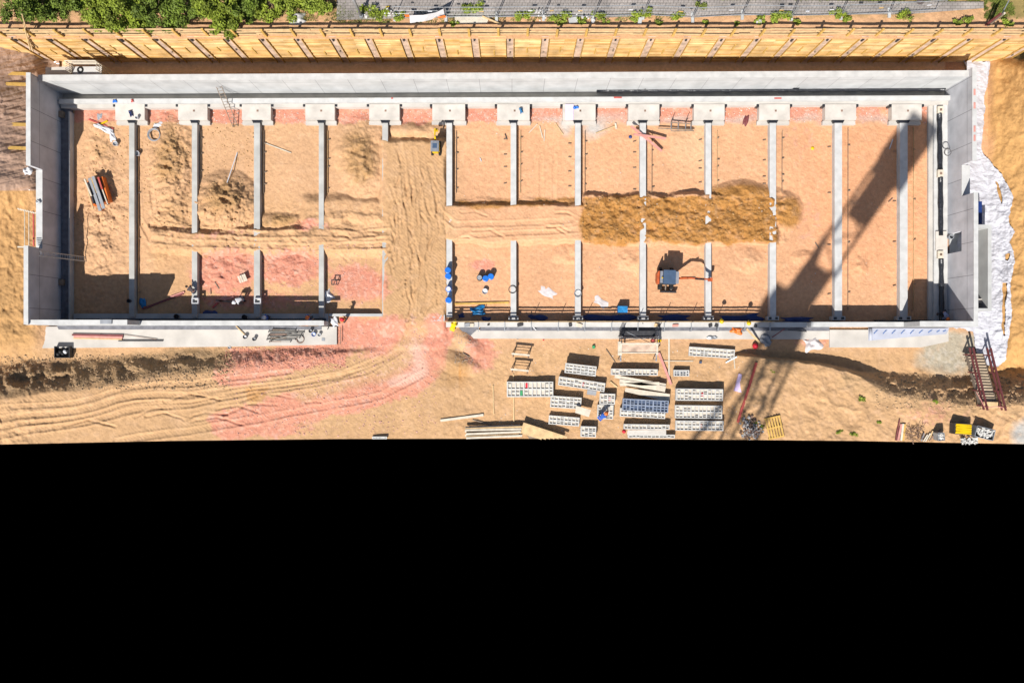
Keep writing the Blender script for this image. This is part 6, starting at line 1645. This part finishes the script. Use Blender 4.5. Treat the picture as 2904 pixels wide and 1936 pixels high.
TR = [  # px, py (at mid-crown height), z_mid
    (40, 22, 3.6, 2.0, 2600, 'leafd', 'sparse dark tree at the far west corner above the leaning trunks', .2),
    (115, 30, 3.0, 1.5, 1500, 'leafd', 'small sparse tree just east of the far west one', .2),
    (262, 30, 3.2, 2.0, 3600, 'leaf', 'bright bushy tree west of the dark gap', .15),
    (345, 26, 3.4, 2.1, 3800, 'leaf', 'bushy tree with white-flowered twigs hanging over the railing', .15),
    (430, 22, 3.8, 2.0, 3800, 'leafd', 'darker dense tree in the middle of the western group', .12),
    (512, 14, 4.0, 2.0, 3600, 'leafd', 'dark dense tree beside the brown twigs', .12),
    (598, 26, 3.6, 1.9, 3600, 'leaf', 'bright green tree east of the brown twigs', .15),
    (655, 40, 3.4, 1.7, 3300, 'leaf', 'tree whose branches reach furthest down over the railing', .1),
    (690, 10, 3.6, 1.7, 2600, 'leafd', 'dark tree behind the one that overhangs the railing', .15),
    (760, 20, 2.6, 1.6, 2300, 'leaf', 'lower bush east of the overhanging tree', .1),
    (840, 26, 2.2, 1.5, 2000, 'leaff', 'light green bush near the grey rubble patch', .1),
    (905, 18, 2.0, 1.4, 1700, 'leaff', 'light green bush at the west end of the street fence', .1),
    (180, 8, 3.4, 1.8, 2200, 'leafd', 'dark tree at the top edge between the two western groups', .2),
]
for i, (px, py, hh, rr, n, m_, lab, low) in enumerate(TR):
    hh *= .85; rr *= .86
    l = W(px, py - (4 if px in (345, 598, 655, 430) else 20), ZB + hh * .6)
    tree(0, 0, 0, hh, rr, n, m_, lab, 50 + i, low=low)
    bpy.data.objects  # noqa
    o = [o for o in COL.objects if o.get('label') == lab][0]
    o.location = (l.x, l.y, ZB)
    for ch in o.children:
        if ch.name.split('.')[0] in ('trunk', 'limb'):
            pass
def shrub(px, py, zb, r, hh, n, mat, label, seed, grp='weeds along the railing and fence', size=.10):
    rs = np.random.RandomState(seed)
    l = W(px, py, zb)
    t = thing('weed', l, label, 'weed', grp)
    cen = [(rs.uniform(-r, r) * .7, rs.uniform(-r, r) * .5, hh * rs.uniform(.2, .8), r * .45, r * .35, hh * .35) for k in range(6)]
    V, Fq = leaf_cloud(n, cen, size, rs)
    o = fast_mesh('leaves', V, Fq, MT[mat], False); o.parent = t
    mb = MB()
    for k in range(5): mb.tube(l, l + Vector(cen[k][:3]), .012, 4)
    mb.build('stem', MT['grass'], t)
    return t
WD = [(1040, 40, .8, 'leaff', 'weed with white flowers at the lamp post'), (1085, 46, .7, 'leaff', 'weed between the lamp post and the white banner'), (1130, 52, .5, 'leaf', 'small weed just west of the white banner'),
      (1315, 30, .6, 'leaf', 'dark weed on the street edge east of the banner'), (1345, 26, .7, 'leaff', 'bright weed row east of the banner'), (1290, 70, .35, 'leaf', 'small weed below the boards at the railing'),
      (1475, 52, .55, 'leaff', 'weed with white flowers west of the pale concrete base'), (1500, 44, .5, 'leaf', 'weed behind the white-flowered one'), (1595, 58, .7, 'leaff', 'large fern-like weed in the middle of the fence line'),
      (1570, 52, .45, 'leaff', 'weed left of the fern-like one'), (1650, 62, .4, 'leaff', 'weed by the second pale fence foot'), (1697, 52, .55, 'leaff', 'bright bushy weed by the third fence foot'), (1718, 62, .3, 'leaff', 'small bright weed on the railing shadow'),
      (1805, 52, .55, 'leaff', 'weed clump left of the slanting fence foot'), (1830, 36, .6, 'leaf', 'darker weed at the bend of the street fence'), (1920, 48, .6, 'leaf', 'brownish weed by the bare sand patch'), (1870, 68, .35, 'leaff', 'low weeds on the railing shadow'),
      (2000, 66, .3, 'leaff', 'small dark weed east of the bend'), (2090, 70, .25, 'leaff', 'tiny bright weed near the railing'), (2155, 60, .45, 'leaff', 'weed next to the pale stone'), (2200, 58, .75, 'leaff', 'broad weed beside the yellow scrap'),
      (2235, 48, .5, 'leaf', 'weed right of the broad one'), (2258, 64, .35, 'leaf', 'round dark green bush on the sand'), (2365, 44, .6, 'leaf', 'tall dark grass tuft at the street edge'), (2400, 52, .5, 'leaf', 'grass tuft right of the tall dark one'),
      (2555, 50, .75, 'leaf', 'wide dark grass tuft alone on the sand'), (2712, 64, .45, 'leaff', 'light weed at the railing, left of a pair'), (2742, 60, .5, 'leaff', 'light weed at the railing, right of a pair'), (2850, 66, .55, 'leaff', 'weed below the grassy corner'),
      (1985, 20, .5, 'grass', 'dry brown weed on the pavers')]
for i, (px, py, r, m_, lab) in enumerate(WD):
    shrub(px, py, ZB, r, r * .8, int(260 * r / .5), m_, lab, 200 + i)
for i, (px, py, r, lab) in enumerate(((2444, 1131, .35, 'bright green weed on the eastern bank'), (2492, 1195, .2, 'small green weed south-east of the bright one'), (2380, 1225, .3, 'green weed near the southern edge'), (2420, 1232, .35, 'olive weed at the southern edge'), (2653, 1138, .22, 'tiny weed at the foot of the earth bank'), (2190, 1052, .2, 'tiny weed in the crane shadow'), (2136, 1196, .3, 'green tuft beside the rubbish heap'), (2160, 1210, .25, 'green tuft by the pallet'))):
    shrub(px, py, gz(px, py), r, r * .6, 200, 'leaff' if 'green' in lab else 'leaf', lab, 260 + i, 'weeds in the sand south of the pit', .07)
# grass, one mass
def grass(name, n, regs, label, seed, L=.16, z=ZB):
    rs = np.random.RandomState(seed); P_ = []
    for (x0, x1, y0, y1, w) in regs:
        m = int(n * w); P_.append(np.stack([rs.uniform(x0, x1, m), rs.uniform(y0, y1, m)], 1))
    P_ = np.concatenate(P_)
    nz = fbm(P_[:, 0], P_[:, 1], 26, seed)
    P_ = P_[nz > .47]; n = len(P_)
    k = S * (H - z) / H
    b = np.stack([(P_[:, 0] - CX) * k, -(P_[:, 1] - CY) * k, np.full(n, z)], 1)
    a = rs.rand(n) * 6.28; w = np.stack([np.cos(a), np.sin(a), np.zeros(n)], 1) * .022
    tip = b + np.stack([rs.randn(n) * .07, rs.randn(n) * .07, L * (.5 + rs.rand(n))], 1)
    V = np.stack([b - w, b + w, tip], 1).reshape(-1, 3)
    o = fast_mesh(name, V, np.arange(n * 3).reshape(-1, 3), MT['grass'], False)
    tag(o, label, 'grass', None, 'stuff')
grass('grass', 26000, [(0, 980, 0, 62, .55), (955, 1330, 34, 66, .12), (1330, 1900, 38, 62, .10), (2790, 2904, 0, 55, .15), (1950, 2400, -2, 5, .05), (2400, 2780, -2, 6, .05)], 'rough green grass between the bushes and along the street', 71)
rs = np.random.RandomState(5)
mbp = MB()
for cx, cy, n_ in ((1105, 34, 9), (1525, 36, 9), (1640, 50, 8), (1548, 48, 5), (1675, 55, 4), (1040, 52, 4)):
    for i in range(n_):
        p = W(cx + rs.randn() * 9, cy + rs.randn() * 7, ZB + .6); mbp.box(p, (.10, .08, .02), rs.rand() * 3)
tag(mbp.build('flower_heads', MT['petal']), 'white flower heads dotted over the weeds along the fence', 'flowers', None, 'stuff')
# leaning trunks by the plastic sheet
for a, b, c, d, lab in ((93, 145, 62, 40, 'thin bare pole leaning beside the corner of the plastic sheet, right one'), (86, 142, 66, 66, 'thin bare pole leaning beside the corner of the plastic sheet, left one')):
    mb = MB(); mb.tube(W(a, b, 3.6), W(c, d, 8.2), .06, 7, .035); tag(mb.build('bare_pole', MT['wood']), lab, 'pole')

# ------------------------------------------------------------------ street side
FP = [1120, 1265, 1408, 1541, 1683, 1823, 1963, 2104, 2243, 2383, 2520, 2652]
FY = [48, 50, 50, 47, 48, 44, 52, 44, 47, 44, 38, 30]
fl = ['leftmost, behind the lamp post', 'behind the white banner', 'beside the loose boards', 'with white flowers at its foot', 'by the fern-like weed', 'left of the bend', 'at the bend of the row', 'right of the bend', 'by the yellow scrap', 'by the tall grass tuft', 'at the manhole', 'rightmost']
for i in range(len(FP) - 1):
    a = W(FP[i], FY[i], ZB); b = W(FP[i + 1], FY[i + 1], ZB)
    t = thing('fence_panel', a, 'mesh site fence panel along the street, ' + fl[i], 'fence panel', 'site fence panels along the street')
    d = (b - a).normalized(); a2 = a + d * .06; b2 = b - d * .06; up = Vector((0, 0, 1))
    hh = 1.9
    mb = MB(); mb.tube(a2 + up * .1, a2 + up * hh, .035, 6); mb.build('post', MT['steel'], t)
    mb = MB(); mb.tube(b2 + up * .1, b2 + up * hh, .035, 6); mb.build('post', MT['steel'], t)
    for z_ in (.18, hh):
        mb = MB(); mb.tube(a2 + up * z_, b2 + up * z_, .032, 6); mb.build('rail', MT['steel'], t)
    mb = MB()
    for k_ in range(1, 14): mb.tube(a2.lerp(b2, k_ / 14) + up * .2, a2.lerp(b2, k_ / 14) + up * hh, .008, 3)
    for z_ in (.6, 1.2): mb.tube(a2 + up * z_, b2 + up * z_, .006, 3)
    mb.build('wire_mesh', MT['steel'], t)
    mb = MB(); n_ = Vector((-d.y, d.x, 0)); mb.bar(a - n_ * .38 + up * .07, a + n_ * .38 + up * .07, .22, .14); mb.build('foot_block', MT['conc'], t)
    mb = MB(); mb.box(a2.lerp(b2, .72) + up * 1.1, (.34, .03, .12), math.atan2(d.y, d.x)); mb.build('name_plate', MT['woody'] if i % 2 else MT['white'], t)
t = thing('street_lamp', W(1026, 50, ZB), 'grey lamp post rising beside the west end of the street fence', 'street lamp')
q = W(1026, 49, ZB)
mb = MB(); mb.tube(q, q + Vector((-.10, .15, 4.6)), .12, 10, .09); mb.build('post', MT['steel'], t, True)
mb = MB(); mb.tube(q, q + Vector((0, 0, .35)), .17, 10); mb.build('base_sleeve', MT['steel'], t)
mb = MB(); e = q + Vector((-.10, .15, 4.6)); mb.bar(e, e + Vector((-.1, 1.0, .15)), .2, .1); mb.build('lamp_head', MT['steel'], t)
# pair of dark posts by the right end
t = thing('gate_post', W(2798, 72, ZB), 'pair of weathered timber posts standing at the railing near the grassy corner', 'posts')
for a, b, c, d, m_ in ((2795, 72, 2802, 20, 'maroon'), (2801, 74, 2808, 22, 'woodd'), (2806, 70, 2813, 10, 'woodp')):
    mb = MB(); p = W(a, b, ZB); mb.bar(p, p + Vector((.02, .12, 1.9)), .12, .12); mb.build('post', MT[m_], t)
mb = MB(); p = W(2808, 62, ZB); mb.tube(p + Vector((0, 0, 1.5)), p + Vector((.8, 1.6, 1.6)), .04); mb.build('brace', MT['steel'], t)
# manhole
q = W(2610, 2, ZB + .10); mb = MB(); mb.lathe((q.x, q.y, ZB + .09), [(.33, 0), (.33, .015), (.02, .015)], 24); tag(mb.build('manhole_cover', MT['manhole']), 'round iron manhole cover in the street at the top edge', 'manhole cover')
for px, py, lab in ((1170, 8, 'dark drain slot in the pavers left of the banner'), (1300, 12, 'dark drain slot in the pavers right of the banner'), (1584, 15, 'dark drain slot in the pavers left of the mesh panel with flowers'), (1724, 18, 'dark drain slot in the pavers above the fern-like weed'), (1961, 24, 'dark drain slot in the pavers at the bend'), (2218, 19, 'larger dark drain grate in the pavers near the yellow scrap'), (2242, 13, 'small dark drain slot beside the larger grate'), (2442, 8, 'dark drain grate in the pavers near the manhole')):
    q = W(px, py, ZB + .09); mb = MB(); mb.box((q.x, q.y, ZB + .095), (.32 if 'grate' in lab else .24, .11 if 'grate' not in lab else .16, .02)); tag(mb.build('drain_slot', MT['dsteel']), lab, 'drain', 'drains in the street')
# banner, boards, small things at the fence
t = thing('banner', W(1210, 45, ZB), 'white banner with orange ends sagging off the street fence', 'banner')
pt_ = [(1161, 44, .9), (1163, 66, .05), (1200, 62, .1), (1225, 56, .15), (1246, 42, .6), (1262, 50, .2), (1257, 26, 1.6), (1236, 36, 1.3), (1200, 43, 1.0)]
mb = MB(); vs = [W(a, b, ZB + c) for a, b, c in pt_]; cen = sum(vs, Vector()) / len(vs) + Vector((0, 0, .15))
mb.add([tuple(v_) for v_ in vs] + [tuple(cen)], [(i, len(vs), (i + 1) % len(vs)) for i in range(len(vs))]); mb.build('cloth', MT['white'], t)
mb = MB(); mb.prism([tuple(W(a, b, ZB + .9))[:2] for a, b in ((1240, 48), (1262, 44), (1265, 50), (1244, 51))], ZB + .85, ZB + .9); mb.build('orange_end', MT['orange'], t)
mb = MB(); mb.prism([tuple(W(a, b, ZB + 1.2))[:2] for a, b in ((1146, 42), (1160, 42), (1162, 48), (1150, 49))], ZB + 1.15, ZB + 1.2); mb.build('orange_end', MT['orange'], t)
for i in range(4):
    plank(1290, 49 + i * 5.4, 1388 - i * 2, 48 + i * 5.4, ZB + .14, .15, .04, 'woodp', 'weathered board in the row beside the banner, ' + NUM[i] + ' from the street', 'weathered boards beside the banner')
plank(1368, 47, 1418, 69, ZB + .22, .12, .05, 'wood', 'pale board slanting over the boards beside the banner')
cloth(842, 55, ZB, 1.3, .8, .3, .2, 'rubble', 'small heap of grey rubble at the edge of the bushes', 'rubble_heap', 'rubble heap', seed=61)
cloth(318, 62, ZB, .5, .4, .15, .2, 'woodp', 'pale crumpled paper under the bushes over the railing', 'scrap', 'scrap', seed=62)
for px, py, w_, d_, m_, lab in ((1626, 58, .75, .45, 'conc', 'pale concrete base slab by the fern-like weed'), (1815, 60, .3, .55, 'conc', 'pale concrete fence foot lying aslant at the bend'), (1680, 60, .22, .4, 'conc', 'pale concrete foot beside the bright bushy weed'), (1565, 31, .3, .08, 'woody', 'yellow scrap on the pavers behind the flowers'), (1703, 34, .35, .18, 'dsteel', 'dark box on the pavers behind the bushy weed'),
                                (2218, 37, .36, .16, 'yellow', 'bright yellow scrap beside the broad weed'), (2152, 62, .45, .35, 'rubble', 'pale stone by the weeds east of the bend'), (1100, 20, .3, .06, 'yellow', 'yellow tag on the fence near the lamp post'), (2290, 33, .3, .10, 'white', 'white scrap beside the fence near the yellow one')):
    small('scrap', px, py, ZB + .12, w_, d_, .06, rnd.uniform(-.2, .2), m_, lab, 'scrap')
# overhang: small brushwood at the west corner
# ------------------------------------------------------------------ tower crane south of the yard, beyond the frame
def crane():
    tip = W(2262, 850, 0)                                  # where the shadow of the mast head falls
    hm = 43.0
    Ls = hm / math.tan(SUN_EL)
    foot = tip - Vector((math.sin(SUN_AZ), math.cos(SUN_AZ), 0)) * Ls
    t = thing('tower_crane', (foot.x, foot.y, 0), 'lattice tower crane standing south of the formwork yard', 'crane')
    hw_ = 1.0; c_ = [(-hw_, -hw_), (hw_, -hw_), (hw_, hw_), (-hw_, hw_)]
    mb = MB()
    for x, y in c_: mb.bar((foot.x + x, foot.y + y, 0), (foot.x + x, foot.y + y, hm - 4), .18, .18)
    mb.build('mast_leg', MT['yellow'], t)
    mb = MB(); z = 0; k_ = 0
    while z < hm - 5:
        for i in range(4):
            a = c_[i]; b = c_[(i + 1) % 4]
            p, q = (a, b) if (k_ + i) % 2 else (b, a)
            mb.bar((foot.x + p[0], foot.y + p[1], z), (foot.x + q[0], foot.y + q[1], z + 2.2), .085, .085)
            mb.bar((foot.x + a[0], foot.y + a[1], z), (foot.x + b[0], foot.y + b[1], z), .07, .07)
        z += 2.2; k_ += 1
    mb.build('mast_bracing', MT['yellow'], t)
    mb = MB(); mb.box((foot.x, foot.y, -.5), (4, 4, 1.0)); mb.build('foundation_block', MT['conc'], t)
    return t, foot, hm
ct, foot, hm = crane()
# slewing head, cab, jib and counter-jib (turned so that they trail over the mast's shadow)
jd = Vector((math.sin(R(35)), math.cos(R(35)), 0)); jn = Vector((-jd.y, jd.x, 0)); up = Vector((0, 0, 1)); ja = -R(35)
top = Vector((foot.x, foot.y, hm))
mb = MB(); mb.box(top - up * 3.0, (2.5, 2.5, 2.0)); mb.box(top - up * 1.2, (2.2, 2.2, 2.4)); mb.build('slewing_unit', MT['yellow'], ct)
mb = MB(); mb.box(top + jn * 1.5 - jd * 1.2 - up * .6, (1.7, 2.0, 2.2), ja); mb.build('cab', MT['white'], ct)
mb = MB()                                                   # counter-jib deck with winches, then its ballast blocks
for s_ in (-1.15, 1.15): mb.bar(top + jn * s_, top + jn * s_ + jd * 17.5, .22, .4)
mb.box(top + jd * 1.6, (2.1, 3.4, .35), ja); mb.box(top + jd * 10.4 - jn * .2, (1.9, 3.6, .8), ja)
for k_ in range(9): mb.bar(top + jn * (1.15 if k_ % 2 else -1.15) + jd * (1.9 * k_), top + jn * (-1.15 if k_ % 2 else 1.15) + jd * (1.9 * (k_ + 1)), .12, .12)
mb.build('counter_jib', MT['yellow'], ct)
mb = MB(); mb.box(top + jd * 16.3 - up * .6, (2.7, 4.6, 2.2), ja); mb.build('ballast', MT['conc'], ct)
mb = MB()                                                   # jib on the other side
for s_ in (-.6, .6): mb.bar(top + jn * s_, top + jn * s_ - jd * 32, .2, .2)
mb.bar(top + up * 1.5, top + up * 1.5 - jd * 31, .2, .2)
for i in range(20):
    a = top - jd * (1.6 * i); b = top - jd * (1.6 * (i + 1))
    mb.bar(a + jn * .6, b + up * 1.5 + jd * .8, .08, .08); mb.bar(a - jn * .6, b + up * 1.5 + jd * .8, .08, .08)
mb.build('jib', MT['yellow'], ct)
mb = MB(); mb.bar(top, top + up * 6, .4, .4); mb.tube(top + up * 6, top - jd * 20 + up * 1.5, .05, 5); mb.tube(top + up * 6, top + jd * 15, .05, 5); mb.build('tie_mast', MT['yellow'], ct)
